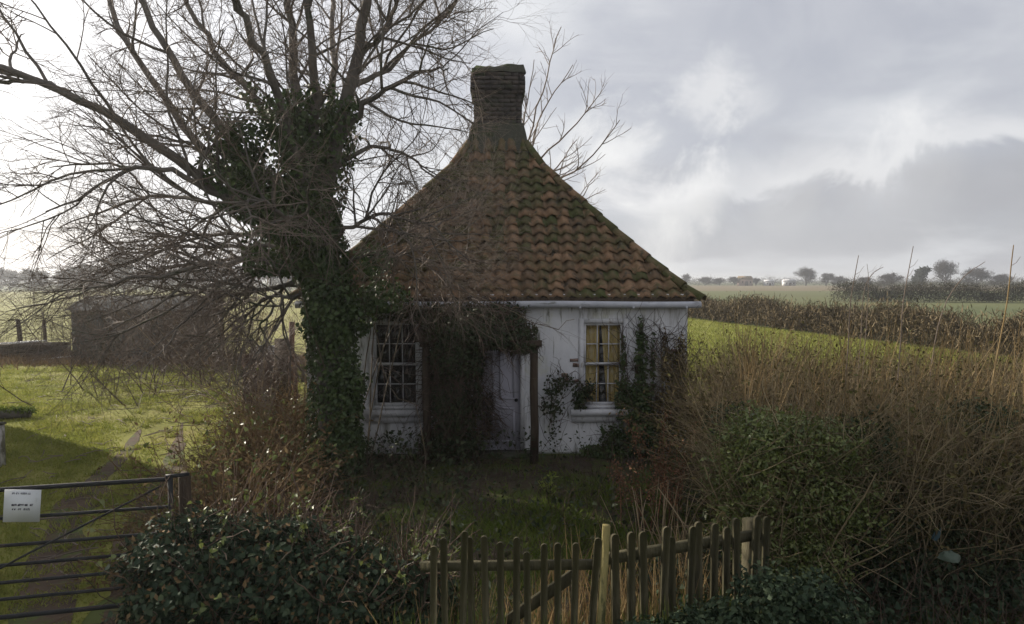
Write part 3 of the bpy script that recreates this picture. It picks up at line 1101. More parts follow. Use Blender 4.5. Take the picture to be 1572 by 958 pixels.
def course(mb, hw, z, h, odd, skip=0.0):
    L_ = 0.222
    for side in range(4):
        Rz = Matrix.Rotation(side * PI / 2, 4, 'Z')
        n = max(2, int(round(2 * hw / L_)))
        st = 2 * hw / n
        x = -hw - (st / 2 if odd else 0)
        while x < hw - 0.01:
            a, b = max(x, -hw) + .005, min(x + st, hw - 0.1) - .005
            x += st
            if b - a < 0.03 or R.uniform() < skip:
                continue
            j = R.normal(0, .004)
            T = Rz
            mb.box(a, b, -hw + j, -hw + 0.10, z + .005, z + h - .005, T)


z, i = 4.86, 0
while z < 6.15:
    hw = CW
    if z > 5.75:
        hw = CW + 0.028
    if z > 5.83:
        hw = CW + 0.058
    if z > 6.05:
        hw = CW + 0.035
    course(mb, hw, z, 0.075, i % 2, 0.0 if z < 6.07 else 0.12)
    z += 0.075
    i += 1
tag(mb.build('brickwork', M['chimney_brick'], chim), kind='stuff')
mb = MB()
ring0 = []
for r, (hw, zz) in enumerate(((CW + .05, 6.14), (CW + .03, 6.21), (CW - .06, 6.26), (CW - .2, 6.27))):
    for k in range(28):
        a = k / 28 * 4
        e, t = int(a), a - int(a)
        cs = [(-1, -1), (1, -1), (1, 1), (-1, 1)]
        p = np.array(cs[e]) * (1 - t) + np.array(cs[(e + 1) % 4]) * t
        dz = R.normal(0, .014) + (0.05 if p[0] > 0.2 and r > 0 else 0)
        ring0.append((p[0] * (hw + R.normal(0, .012)), p[1] * hw, zz + dz))
q = [(r * 28 + k, r * 28 + (k + 1) % 28, (r + 1) * 28 + (k + 1) % 28, (r + 1) * 28 + k) for r in range(3) for k in range(28)]
mb.add(np.array(ring0), q)
mb.build('capping', M['mortar'], chim)
mb = MB()
for k in range(6):
    a = k / 6 * 2 * PI
    x0, y0 = .14 + .02 * math.cos(a), 0
mb.tubes([[(.12, 0, 6.17), (.12, 0, 6.26), (.12, 0, 6.30)]], [[.15, .14, .15]], 14)
mb.build('chimney_pot', M['chimney_brick'], chim)

# porch: two posts, beam and a little sloping board roof
porch = bpy.data.objects.new('porch', None)
COL.objects.link(porch)
porch.parent = cottage
porch.location = (-0.25, 0, 0)
for x in (0.74, -0.72):
    mb = MB()
    mb.tubes([[(x, -.52, 0), (x + .01, -.52, .5), (x - .005, -.51, 1.0), (x, -.52, 1.60)]], [[.062, .055, .056, .052]], 8, cap=True)
    mb.build('post', M['dark_wood'], porch)
MB().box(-.80, .84, -.57, -.47, 1.605, 1.685).build('beam', M['dark_wood'], porch)
for i in range(7):
    x = -.86 + i * .195
    T = Matrix.Translation((x, -.36, 1.80)) @ Matrix.Rotation(math.radians(19), 4, 'X')
    MB().box(0, .187, -.34, .36, -.012, .012 + .003 * (i % 2), T).build('board', M['dark_wood'], porch)

# curtains hang inside the right-hand window


def curtain(pts_x, z0, z1, label, pinch=0.0):
    n, m_ = 22, 12
    mb = MB()
    V = np.zeros((2, m_, n, 3))
    for j in range(m_):
        t = j / (m_ - 1)
        a, b = pts_x[0], pts_x[1]
        if pinch:
            d_ = pinch * math.sin(min(1, t * 1.15) * PI * .5)
            a = a + (1 - t) ** 2 * abs(pinch) * 0
            b_ = b
        for i in range(n):
            s = i / (n - 1)
            w = (b - a) * (1 - abs(pinch) * (1 - t) * 0.6)
            xx = (a + w * s) if pinch >= 0 else (b - w * (1 - s))
            yy = 0.150 + 0.016 * math.sin(s * PI * 7 + t) + 0.006 * math.sin(s * 23)
            for k in range(2):
                V[k, j, i] = (xx, yy + k * .004, z0 + (z1 - z0) * t)
    f = lambda k, j, i: k * m_ * n + j * n + i
    q = []
    for j in range(m_ - 1):
        for i in range(n - 1):
            q.append((f(0, j, i), f(0, j, i + 1), f(0, j + 1, i + 1), f(0, j + 1, i)))
            q.append((f(1, j, i), f(1, j + 1, i), f(1, j + 1, i + 1), f(1, j, i + 1)))
    V = V.reshape(-1, 3)
    c = V.mean(0)
    o = MB().add(V - c, q).build('curtain', M['curtain'], None, True)
    o.matrix_world = CM @ Matrix.Translation(tuple(c))
    return tag(o, label, 'curtain', 'mustard curtains in the window right of the door')


curtain((1.25, 1.47), 0.60, 1.90, 'straight mustard curtain at the door side of the right-hand window')
curtain((1.50, 1.80), 0.60, 1.90, 'gathered mustard curtain at the ivy side of the right-hand window', -0.55)


def CL(p):
    """Cottage-frame points to world."""
    p = np.asarray(p, dtype=float)
    c, s = math.cos(HRZ), math.sin(HRZ)
    return np.stack([HX + p[..., 0] * c - p[..., 1] * s, HY + p[..., 0] * s + p[..., 1] * c, p[..., 2]], -1)


def px_local(px, py, yl=0.0):
    """Cottage x, z for a photograph pixel at wall depth + yl."""
    p = P(px, py, HY + yl)
    return p[0] - HX, p[2]


# ================================================================== climbers on the cottage
def climber(name, label, ells, leafm, twigm, leaf=(.035, .075), nl=1.0, twigs=60, base=None, twl=(.4, 1.1), trop=(0, 0, .05), curl=.25):
    """ells: (px, py, rx_px, ry_px, depth offset, thickness, count) on the front wall."""
    base = base if base is not None else CL(np.array((px_local(ells[-1][0], 700)[0], -.1, 0)))
    root = thing(name, tuple(base), label, 'climber' if 'creeper' in name else 'ivy')
    mb = MB()
    tb = MB()
    for (px, py, rx, ry, yl, th, cnt) in ells:
        lx, lz = px_local(px, py, yl)
        k = (HY + yl) / F_PX
        c = CL(np.array((lx, yl, lz)))
        n = int(cnt * nl)
        d = norm(R.normal(0, 1, (n, 3)))
        rr = R.uniform(0, 1, n) ** 0.42
        p = c + d * rr[:, None] * np.array((rx * k, th, ry * k)) * (1 + .2 * vnoise(d[:, 0] * 6, d[:, 2] * 6, 1.0))[:, None]
        p = p[p[:, 2] > 0.01]
        p[:, 1] = np.minimum(p[:, 1], HY - 0.015 + (p[:, 0] - HX) * math.tan(HRZ))
        m_ = len(p)
        nrm = norm(np.array((0, -1, .35)) + R.normal(0, .5, (m_, 3)))
        tip = norm(np.array((0, -.2, -.7)) + R.normal(0, .7, (m_, 3)))
        mb.leaves(p, tip, nrm, R.uniform(leaf[0], leaf[1], m_), .85, .3, 6 if leaf[1] > .05 else 4)
        nt = int(twigs * max(.3, rx * ry / 2500.0))
        s = c + R.uniform(-1, 1, (nt, 3)) * np.array((rx * k, th * .7, ry * k)) * .8
        s[:, 2] = np.maximum(s[:, 2], .03)
        dd = R.normal(0, .7, (nt, 3)) + np.array((0, -.25, .4))
        pp = grow(s, dd, R.uniform(twl[0], twl[1], nt) * max(.4, min(1, ry / 60)), 9, curl, trop)
        wl = HY - 0.012 + (pp[..., 0] - HX) * math.tan(HRZ)
        pp[..., 1] = np.minimum(pp[..., 1], wl)
        tb.tubes(pp, np.full((nt, 9), .0055) * np.linspace(1, .35, 9)[None], 3)
    o = tag(mb.build('leaves', leafm), kind='stuff')
    rel(o, root)
    o = tag(tb.build('stems', twigm), kind='stuff')
    rel(o, root)
    return root


climber('porch_creeper', 'dark tangled creeper smothering the porch and the left side of the door',
        [(720, 505, 78, 34, -.45, .50, 5000), (700, 482, 100, 20, -.25, .22, 2800), (615, 478, 50, 16, -.2, .15, 800), (770, 480, 45, 18, -.2, .15, 700), (700, 540, 48, 45, -.45, .42, 3600), (765, 515, 50, 22, -.5, .35, 1900), (800, 533, 26, 10, -.55, .12, 600), (792, 508, 34, 18, -.4, .25, 900),
         (695, 620, 40, 62, -.40, .32, 3600), (690, 680, 55, 24, -.35, .30, 1600), (672, 590, 16, 60, -.2, .2, 1100), (732, 590, 10, 60, -.45, .2, 420), (750, 640, 6, 45, -.1, .05, 80)],
        M['creeper'], M['creeper_twig'], (.024, .055), .85, 380, base=CL(np.array((-.6, -.4, 0))), trop=(0, -.02, -.16), curl=.32, twl=(.3, .8))
climber('wall_ivy', 'dark ivy climbing in spires beside the right-hand window',
        [(985, 560, 11, 62, -.07, .06, 480), (982, 620, 24, 40, -.12, .12, 950), (955, 615, 12, 40, -.10, .08, 320), (990, 670, 36, 36, -.18, .2, 1200), (958, 560, 5, 50, -.05, .03, 120),
         (1003, 560, 4, 55, -.05, .03, 110), (930, 694, 46, 12, -.2, .2, 600), (945, 668, 26, 18, -.12, .1, 260), (984, 505, 3, 22, -.04, .03, 40)],
        M['ivy'], M['creeper_twig'], (.03, .06), 1.0, 60, base=CL(np.array((2.0, -.12, 0))))
climber('corner_ivy', 'thin brownish climber at the right corner of the cottage',
        [(1035, 590, 24, 60, -.12, .12, 700), (1030, 650, 38, 50, -.2, .22, 1400), (1046, 545, 9, 40, -.06, .05, 160), (1022, 540, 5, 45, -.05, .03, 90), (1055, 620, 20, 70, -.2, .2, 700)],
        M['hedge_leaf'], M['creeper_twig'], (.025, .055), 0.8, 90, base=CL(np.array((2.5, -.12, 0))))
climber('wall_plant', 'leggy dark shrub growing between the porch post and the right-hand window',
        [(850, 600, 18, 28, -.15, .10, 130), (868, 585, 14, 16, -.12, .08, 60), (890, 610, 14, 26, -.1, .08, 200), (846, 625, 22, 14, -.15, .1, 90), (850, 660, 10, 40, -.15, .06, 40), (905, 600, 10, 20, -.1, .05, 110)],
        M['creeper'], M['creeper_twig'], (.03, .055), 1.0, 45, base=CL(np.array((.75, -.15, 0))))

# ================================================================== the big bare tree
tree = thing('bare_tree', (-2.25, 8.35, 0), 'large bare many-limbed tree with an ivy-clad trunk in front of the cottage', 'tree')
Y0 = 8.35


def limb(pts, r):
    """pts: (px, py, depth) along a limb; r: radii."""
    return resample([P(*p) for p in pts], r, 18)


trunk_p, trunk_r = resample([G(512, 738) * np.array((1, 0, 0)) + np.array((0, Y0, -.05)), P(512, 640, Y0), P(506, 500, Y0), P(494, 400, Y0 + .05), P(478, 330, Y0 + .1), P(470, 280, Y0 + .1)],
                            [.34, .26, .24, .25, .22, .18], 22)
o = MB().tubes(trunk_p[None], trunk_r[None] * .72 * (1 + R.normal(0, .05, (1, 22))), 14).build('trunk', M['bark'], None, True)
rel(o, tree)
LIMBS = [
    ([(492, 410, 8.4), (500, 300, 8.45), (520, 200, 8.5), (545, 100, 8.6), (562, -20, 8.8), (575, -200, 9.2)], [.19, .17, .15, .125, .10, .04]),
    ([(480, 360, 8.3), (400, 325, 8.1), (330, 285, 7.9), (200, 198, 7.6), (110, 148, 7.4), (0, 104, 7.2), (-160, 60, 7.0)], [.14, .12, .10, .085, .07, .055, .02]),
    ([(120, 152, 7.42), (60, 122, 7.5), (-10, 128, 7.6), (-120, 160, 7.7)], [.055, .045, .035, .015]),
    ([(478, 350, 8.4), (400, 300, 8.6), (340, 255, 8.8), (290, 205, 9.0), (220, 105, 9.3), (160, -10, 9.7), (110, -160, 10.2)], [.13, .11, .095, .085, .07, .055, .02]),
    ([(474, 330, 8.35), (400, 265, 8.2), (330, 185, 8.1), (260, 85, 8.0), (212, -10, 8.0), (170, -140, 8.0)], [.12, .10, .085, .07, .055, .02]),
    ([(470, 300, 8.4), (425, 205, 8.7), (375, 130, 9.0), (325, 75, 9.3), (283, -10, 9.6), (250, -140, 10)], [.11, .09, .075, .065, .05, .02]),
    ([(470, 290, 8.3), (448, 220, 8.0), (425, 140, 7.7), (390, 60, 7.4), (362, -10, 7.2), (335, -160, 6.9)], [.11, .09, .08, .07, .055, .02]),
    ([(472, 285, 8.45), (462, 200, 8.7), (452, 100, 9.0), (444, -10, 9.3), (436, -160, 9.7)], [.13, .11, .10, .075, .03]),
    ([(476, 280, 8.4), (486, 190, 8.3), (482, 90, 8.2), (474, -10, 8.1), (480, -180, 8.0)], [.12, .10, .085, .06, .02]),
    ([(480, 300, 8.5), (500, 210, 9.2), (512, 110, 10.0), (508, 10, 10.8), (500, -120, 11.6)], [.12, .10, .08, .06, .03]),
    ([(525, 215, 8.5), (560, 160, 8.3), (610, 128, 8.1), (655, 108, 7.9), (690, 104, 7.7)], [.07, .055, .045, .032, .012]),
    ([(545, 130, 8.6), (590, 110, 9.0), (640, 62, 9.4), (690, 20, 9.8), (740, -60, 10.3)], [.065, .05, .04, .03, .012]),
    ([(545, 100, 8.6), (585, 55, 8.5), (612, -5, 8.4), (640, -120, 8.2)], [.06, .05, .04, .015]),
    ([(505, 265, 8.45), (560, 230, 8.7), (600, 228, 9.0), (640, 245, 9.2), (680, 285, 9.3)], [.06, .045, .035, .025, .01]),
    ([(400, 325, 8.1), (330, 300, 7.8), (270, 262, 7.5), (205, 258, 7.3), (150, 285, 7.1), (70, 325, 6.9)], [.075, .06, .05, .04, .03, .012]),
    ([(410, 332, 8.2), (340, 318, 8.5), (260, 300, 8.9), (180, 315, 9.2), (90, 350, 9.5)], [.06, .05, .04, .03, .012]),
    ([(490, 415, 8.3), (420, 400, 8.0), (330, 405, 7.8), (240, 425, 7.6), (160, 440, 7.5), (50, 450, 7.4)], [.08, .06, .048, .035, .025, .01]),
    ([(492, 430, 8.4), (430, 440, 8.6), (360, 452, 8.8), (280, 450, 9.1), (190, 470, 9.3), (110, 500, 9.5)], [.07, .055, .04, .03, .02, .01]),
    ([(490, 385, 8.4), (420, 365, 8.9), (340, 360, 9.4), (250, 365, 9.9), (150, 380, 10.4)], [.07, .055, .045, .03, .012]),
    ([(486, 365, 8.3), (440, 330, 7.7), (390, 310, 7.1), (340, 330, 6.7)], [.06, .045, .03, .012]),
    ([(500, 380, 8.3), (545, 345, 8.0), (600, 330, 7.8), (665, 350, 7.7), (720, 400, 7.6)], [.05, .04, .03, .02, .008]),
    ([(486, 410, 8.3), (430, 410, 8.2), (350, 432, 8.2), (270, 468, 8.3), (180, 515, 8.5), (110, 545, 8.6)], [.06, .05, .038, .028, .018, .008]),
    ([(488, 430, 8.3), (440, 440, 8.6), (385, 475, 9.0), (325, 520, 9.3), (285, 555, 9.5)], [.05, .04, .03, .02, .008]),
    ([(484, 395, 8.3), (400, 380, 8.5), (300, 378, 8.8), (200, 400, 9.0), (120, 440, 9.2), (50, 465, 9.4)], [.055, .045, .035, .026, .018, .008]),
    ([(490, 440, 8.3), (450, 455, 8.1), (405, 490, 8.0), (372, 540, 8.0)], [.045, .034, .022, .008]),
    ([(484, 400, 8.3), (380, 395, 9.2), (270, 410, 10.2), (170, 440, 11.0), (90, 480, 11.6)], [.055, .045, .035, .024, .008]),
    ([(505, 420, 8.3), (560, 395, 8.5), (625, 390, 8.6), (700, 415, 8.6)], [.045, .035, .025, .01]),
]
lp, lr = [], []
for pts, r in LIMBS:
    c, rr = limb(pts, r)
    rr = rr * .60
    c[2:-1] += R.normal(0, .02, (len(c) - 3, 3))
    lp.append(c)
    lr.append(rr)
    o = MB().tubes(c[None], rr[None], 9).build('limb', M['bark'], None, True)
    rel(o, tree)
lp, lr = np.array(lp), np.array(lr)
# boughs, branches, then fine twigs
b2, r2 = spawn(lp, lr, 10, (.8, 2.2), (.4, 1.05), 9, .13, (0, 0, .02), .020, .22, .98, .3)
xb, xr = spawn(lp[20:25], lr[20:25], 5, (.7, 1.7), (.4, 1.1), 9, .14, (0, 0, -.02), .015, .2, 1, .3)
b2, r2 = np.concatenate([b2, xb]), np.concatenate([r2, xr])
b3, r3 = spawn(b2, r2, 6, (.45, 1.15), (.4, 1.1), 7, .15, (0, 0, .0), .0085, .15, 1, .35)
b4, r4 = spawn(b3, r3, 6, (.2, .65), (.35, 1.0), 5, .16, (0, 0, -.03), .0048, .15, 1, .5)
b5, r5 = spawn(b4, r4, 2, (.12, .4), (.3, 1.0), 4, .15, (0, 0, -.02), .0034, .2, 1, .6)
o = MB().tubes(b2, r2, 5).build('branches', M['bark'], None, True)
tag(rel(o, tree), kind='stuff')
mb = MB()
mb.tubes(b3, r3, 3).tubes(b4, r4, 3).tubes(b5, r5, 3)
tag(rel(mb.build('twigs', M['twig']), tree), kind='stuff')

# ivy: a thick sleeve round the trunk and up into the fork
mb = MB()


def ivy_sleeve(mb, path, rad, n, thick, size, tmin=0, tmax=1):
    idx = np.zeros(n, dtype=int)
    t = R.uniform(tmin, tmax, n)
    pos, tan, r = sample(path[None], rad[None], idx, t)
    rv = norm(R.normal(0, 1, (n, 3)))
    out = norm(rv - tan * np.sum(rv * tan, axis=1, keepdims=True))
    lump = 1 + .5 * vnoise(t * 14 + out[:, 0] * 3, out[:, 1] * 3 + t * 6, 1.0, 1.0)
    p = pos + out * (r + thick * R.uniform(.15, 1.0, n) ** .7 * lump)[:, None]
    k = p[:, 2] > 0.03
    p, out, m_ = p[k], out[k], int(k.sum())
    nrm = norm(out + R.normal(0, .45, (m_, 3)) + np.array((0, 0, .25)))
    tip = norm(out * .3 + np.array((0, 0, -.8)) + R.normal(0, .55, (m_, 3)))
    mb.leaves(p, tip, nrm, R.uniform(size[0], size[1], m_), .9, .3, 6)


ivy_sleeve(mb, trunk_p, trunk_r * .72, 12500, .16, (.024, .066))
for i, (n_, th, tm) in {0: (1500, .15, .5), 1: (900, .13, .3), 3: (650, .13, .35), 4: (700, .13, .35), 5: (450, .13, .4), 6: (500, .14, .4), 7: (700, .15, .4), 8: (600, .14, .4), 9: (700, .14, .35), 16: (700, .15, .3), 18: (900, .2, .35)}.items():
    ivy_sleeve(mb, lp[i], lr[i], n_, th, (.04, .085), 0, tm)
bl = []
for (px, py, d, rx, ry, n_) in [(370, 215, 8.2, .42, .30, 800), (440, 190, 8.4, .36, .26, 700), (350, 265, 8.0, .4, .26, 600), (420, 300, 8.2, .42, .28, 800), (510, 480, 8.2, .36, .5, 1700), (530, 600, 8.3, .25, .5, 1300),
                                (520, 690, 8.25, .30, .4, 1400), (460, 350, 8.1, .38, .34, 1000), (550, 480, 8.4, .24, .3, 500), (590, 455, 8.6, .35, .22, 700), (575, 400, 8.5, .25, .25, 350), (470, 230, 8.4, .36, .4, 700)]:
    bl.append((P(px, py, d), (rx, .4, ry), n_))
leaf_mass(mb, bl, (.032, .07), .9, 6, .8, 1.2, .35)
tag(rel(mb.build('ivy', M['ivy']), tree), kind='stuff')

# ================================================================== shrubs of bare shoots
sh = thing('bare_shrub', (-1.75, 8.75, 0), 'overgrown bare shrub arching over the left window and the eaves', 'shrub')
arcs = [
    [(560, 720, 8.7), (540, 560, 8.5), (570, 500, 8.3), (600, 600, 8.2), (640, 632, 8.2), (655, 720, 8.2)],
    [(545, 720, 8.7), (575, 500, 8.4), (540, 450, 8.2), (480, 420, 8.0), (440, 470, 7.9)],
    [(550, 720, 8.7), (610, 480, 8.4), (650, 500, 8.2), (690, 470, 8.1), (760, 430, 8.1)],
    [(548, 720, 8.7), (530, 470, 8.3), (560, 400, 8.1), (640, 370, 8.1), (720, 330, 8.3), (800, 300, 8.5)],
    [(548, 720, 8.7), (560, 470, 8.3), (600, 380, 8.1), (660, 300, 8.2), (730, 220, 8.5)],
    [(552, 720, 8.7), (580, 450, 8.3), (680, 400, 8.3), (780, 380, 8.4), (850, 395, 8.5)],
    [(540, 720, 8.7), (500, 470, 8.2), (460, 380, 7.9), (480, 250, 7.9), (560, 120, 8.1)],
    [(540, 720, 8.7), (470, 480, 8.0), (420, 330, 7.8), (450, 180, 7.9), (455, 70, 8.0)],
    [(552, 720, 8.7), (625, 500, 8.3), (700, 480, 8.1), (760, 520, 8.2), (790, 560, 8.3)],
    [(545, 720, 8.7), (590, 430, 8.2), (560, 340, 7.9), (520, 250, 7.8), (540, 190, 7.8)],
    [(545, 720, 8.7), (560, 430, 8.2), (640, 430, 8.0), (740, 455, 7.9), (840, 500, 7.9), (880, 490, 8.0)],
    [(545, 720, 8.7), (530, 420, 8.2), (470, 300, 7.7), (390, 250, 7.4), (330, 220, 7.3)],
]
ap, ar = [], []
for a in arcs:
    c, r = resample([P(*p) for p in a], np.linspace(.009, .0035, len(a)), 18)
    c[:, :2] += np.array((R.uniform(-.35, .25), R.uniform(-.15, .15))) * np.linspace(1, 0, 18)[:, None]
    c[0, 2] = 0
    c[1:] += R.normal(0, .018, (17, 3))
    ap.append(c)
    ar.append(r)
ap, ar = np.array(ap), np.array(ar)
o = MB().tubes(ap, ar, 5).build('stems', M['shrub_pale'], None, True)
tag(rel(o, sh), kind='stuff')
t2, s2 = spawn(ap, ar, 8, (.45, 1.2), (.35, 1.1), 8, .14, (0, 0, -.01), .0055, .3, 1, .35)
t3, s3 = spawn(t2, s2, 5, (.25, .7), (.35, 1.0), 6, .14, (0, 0, -.02), .0042, .15, 1, .5)
mb = MB().tubes(t2, s2, 4).tubes(t3, s3, 3)
tag(rel(mb.build('twigs', M['shrub_twig']), sh), kind='stuff')


def whip_shrub(name, label, base, nst, hgt, lean, spread, r0, m1, m2, k2=7, k3=3, bias=(0, 0, 0), trop=(0, 0, -.03), zb=0):
    root = thing(name, base, label, 'shrub')
    pos = np.array(base) + np.c_[R.normal(0, spread, (nst, 2)), np.full(nst, zb)]
    mb = MB()
    pp, rr = stems_field(pos, lean, hgt[0], hgt[1], 10, .10, trop, r0, mb, 5, bias, .3)
    tag(rel(mb.build('stems', m1), root), kind='stuff')
    a, b = spawn(pp, rr, k2, (hgt[1] * .15, hgt[1] * .42), (.35, 1.0), 7, .13, trop, r0 * .45, .25, 1, .35)
    c, d = spawn(a, b, k3, (hgt[1] * .08, hgt[1] * .2), (.3, 1.0), 5, .13, trop, r0 * .25, .2, 1, .5)
    mb = MB().tubes(a, b, 3).tubes(c, d, 3)
    tag(rel(mb.build('twigs', m2), root), kind='stuff')
    return root


whip_shrub('bare_shrub', 'spreading tangle of reddish bare shoots left of the ivy-clad trunk', (-4.2, 11.0, 0), 22, (1.8, 3.2), .5, .35, .012, M['pale_stem'], M['shrub_twig'], 9, 5, (-.18, -.05, 0))
whip_shrub('bare_shrub', 'loose bare bush in front of the tarred shed', (-8.0, 15.2, 0), 44, (1.4, 3.1), .55, 1.1, .012, M['creeper_twig'], M['creeper_twig'], 9, 5, (-.1, 0, 0))
whip_shrub('bare_shrub', 'brushy bare bush against the right end of the tarred shed', (-8.6, 18.4, 0), 50, (1.6, 2.8), .45, 1.2, .014, M['creeper_twig'], M['creeper_twig'], 8, 4)
# sapling behind the right slope of the roof
sap = thing('bare_sapling', (.9, 15.9, 0), 'slender bare tree rising behind the roof to the right of the chimney', 'tree')
tp, tr_ = resample([(.9, 15.9, 0), (.75, 15.9, 2.0), (.45, 15.8, 4.2)], [.10, .085, .06], 12)
o = MB().tubes(tp[None], tr_[None], 8).build('trunk', M['bark'], None, True)
rel(o, sap)
sl = [[(800, 280, 15.8), (815, 200, 15.7), (842, 110, 15.6), (861, 38, 15.5)], [(800, 285, 15.8), (840, 235, 15.5), (890, 185, 15.2), (922, 142, 15.0)],
      [(805, 300, 15.8), (860, 275, 15.3), (915, 235, 14.9), (952, 182, 14.6)], [(800, 290, 15.9), (830, 180, 16.2), (880, 100, 16.5)], [(800, 290, 15.9), (790, 200, 16.2), (770, 120, 16.6)],
      [(800, 270, 15.7), (805, 180, 15.2), (822, 95, 14.9)], [(805, 310, 15.8), (850, 262, 16.0), (885, 215, 16.3)], [(805, 330, 15.8), (880, 310, 15.8), (910, 280, 15.8)], [(800, 300, 15.9), (760, 230, 16.6), (705, 170, 17.2)],
      [(800, 310, 16), (740, 260, 16.9), (690, 200, 17.5)]]
ap, ar = zip(*[resample([P(*p) for p in a], np.linspace(.026, .008, len(a)), 12) for a in sl])
ap, ar = np.array(ap), np.array(ar)
ap[:, 2:] += R.normal(0, .02, ap[:, 2:].shape)
for i in range(len(ap)):
    rel(MB().tubes(ap[i:i + 1], ar[i:i + 1], 6).build('limb', M['twig'], None, True), sap)
a, b = spawn(ap, ar, 8, (.5, 1.2), (.4, .9), 7, .10, (0, 0, .06), .013, .2, 1, .4)
c, d = spawn(a, b, 4, (.15, .5), (.4, 1.0), 5, .12, (0, 0, .03), .0085, .2, 1, .5)
tag(rel(MB().tubes(a, b, 4).tubes(c, d, 3).build('twigs', M['twig']), sap), kind='stuff')

# ================================================================== right-hand hedge
hedge = thing('overgrown_hedge', (4.2, 6.0, 0), 'tall brown winter hedge with whippy shoots filling the right of the plot', 'hedge')


def hedge_top(x, y):
    return 1.53 + .12 * vnoise(x, y, 2.3) + .05 * (y - 5)


n = 7200
x = R.uniform(1.75, 8.5, n)
y = 4.9 + 3.9 * R.uniform(0, 1, n) ** 1.1
x = np.maximum(x, 1.7 + .32 * (y - 4.9) + R.normal(0, .12, n))
mb = MB()
pos = np.stack([x, y, R.uniform(0, 1.0, n) * .9], 1)
ht = hedge_top(x, y) - pos[:, 2]
d = norm(R.normal(0, .40, (n, 3)) * np.array((1, 1, 0)) + np.array((0, -.06, 1)))
pp = grow(pos, d, ht * R.uniform(.6, 1.3, n), 8, .20, (0, 0, 0))
rr = R.uniform(.003, .007, n)[:, None] * np.linspace(1, .35, 8)[None]
mb.tubes(pp, rr, 3)
a, b = spawn(pp, rr, 4, (.15, .55), (.35, 1.1), 5, .14, (0, 0, .02), .004, .3, 1, .5)
mb.tubes(a, b, 3)
tag(rel(mb.build('stems', M['hedge_stem']), hedge), kind='stuff')
mb = MB()
idx = R.integers(0, len(pp), 80000)
q_, tn, _ = sample(pp, rr, idx, R.uniform(.1, 1, 80000) ** 1.2)
q_ = q_ + R.normal(0, .05, q_.shape)
mb.leaves(q_, R.normal(0, 1, q_.shape) + np.array((0, 0, -.3)), R.normal(0, 1, q_.shape) + np.array((0, -.3, .6)), R.uniform(.025, .06, len(q_)), .5, .25, 4)
tag(rel(mb.build('leaves', M['hedge_leaf']), hedge), kind='stuff')
mb = MB()
leaf_mass(mb, [(P(1430, 780, 5.2), (.55, .30, .32), 2000), (P(1530, 750, 5.3), (.50, .35, .36), 1900), (P(1480, 870, 5.0), (.9, .3, .24), 3000), (P(1340, 820, 5.0), (.35, .3, .3), 1500),
               (P(1330, 690, 5.1), (.22, .3, .3), 1300), (P(1500, 640, 5.6), (.45, .3, .15), 900), (P(1130, 660, 5.6), (.25, .4, .25), 1100), (P(1620, 780, 5.2), (.4, .4, .5), 700)], (.02, .05), .55, 4, .3, 1.0, .3)
tag(rel(mb.build('green_leaves', M['creeper']), hedge), kind='stuff')
# whippy shoots standing above the hedge
n = 1500
x = R.uniform(1.9, 8.8, n)
y = R.uniform(5.0, 9.2, n)
x = np.maximum(x, 1.8 + .32 * (y - 4.9))
mb = MB()
pos = np.stack([x, y, np.full(n, 1.0)], 1)
d = norm(R.normal(0, .13, (n, 3)) * np.array((1, 1, 0)) + np.array((.06, 0, 1)))
pp2 = grow(pos, d, R.uniform(.45, 1.25, n) * R.uniform(.7, 1.05, n), 8, .07, (0.008, 0, 0))
mb.tubes(pp2, R.uniform(.0025, .0055, n)[:, None] * np.linspace(1, .4, 8)[None], 3)
tag(rel(mb.build('shoots', M['straw']), hedge), kind='stuff')
# a few tall shoots that stand out against the sky
TALL = [([(1515, 640, 6.6), (1528, 560, 6.6), (1545, 470, 6.6), (1553, 400, 6.6), (1556, 376, 6.6)], .009, 'tallest pale shoot with a bent tip rising from the hedge against the sky'),
        ([(1380, 560, 6.8), (1386, 470, 6.8), (1395, 415, 6.8), (1402, 378, 6.8)], .007, 'straight dark shoot left of the far evergreen tree'),
        ([(1300, 560, 6.8), (1305, 470, 6.8), (1312, 425, 6.8), (1318, 392, 6.8)], .007, 'thin upright shoot with a side spur, first above the hedge from the cottage'),
        ([(1320, 540, 7.0), (1326, 450, 7.0), (1340, 420, 7.0), (1356, 410, 7.0)], .005, 'short shoot arching over to the right of the spurred one'),
        ([(1430, 560, 7.0), (1450, 470, 7.0), (1480, 425, 7.0), (1512, 402, 7.0)], .006, 'long shoot leaning right below the round-crowned tree'),
        ([(1330, 500, 7.2), (1333, 430, 7.2), (1331, 405, 7.2)], .004, 'faint short shoot just right of the spurred one')]
for pts, r, lab in TALL:
    p0 = P(*pts[0])
    c, rr_ = resample([(p0[0] - .1, p0[1], 0)] + [P(*p) for p in pts], np.linspace(r, r * .5, len(pts) + 1), 14)
    root = thing('hedge_shoot', (c[0][0], c[0][1], 0), lab, 'plant stem', group='tall shoots above the hedge')
    rel(MB().tubes(c[None], rr_[None], 5).build('stem', M['straw'] if r > .008 else M['twig'], None, True), root)
    sp_ = c[10]
    for k in range(2):
        s = c[9 + k]
        mb = MB().tubes([[s, s + np.array((.03 + .02 * k, 0, .03)), s + np.array((.06 + .03 * k, 0, .09))]], [[r * .35, r * .3, r * .2]], 3)
        rel(mb.build('side_shoot', M['twig']), root)

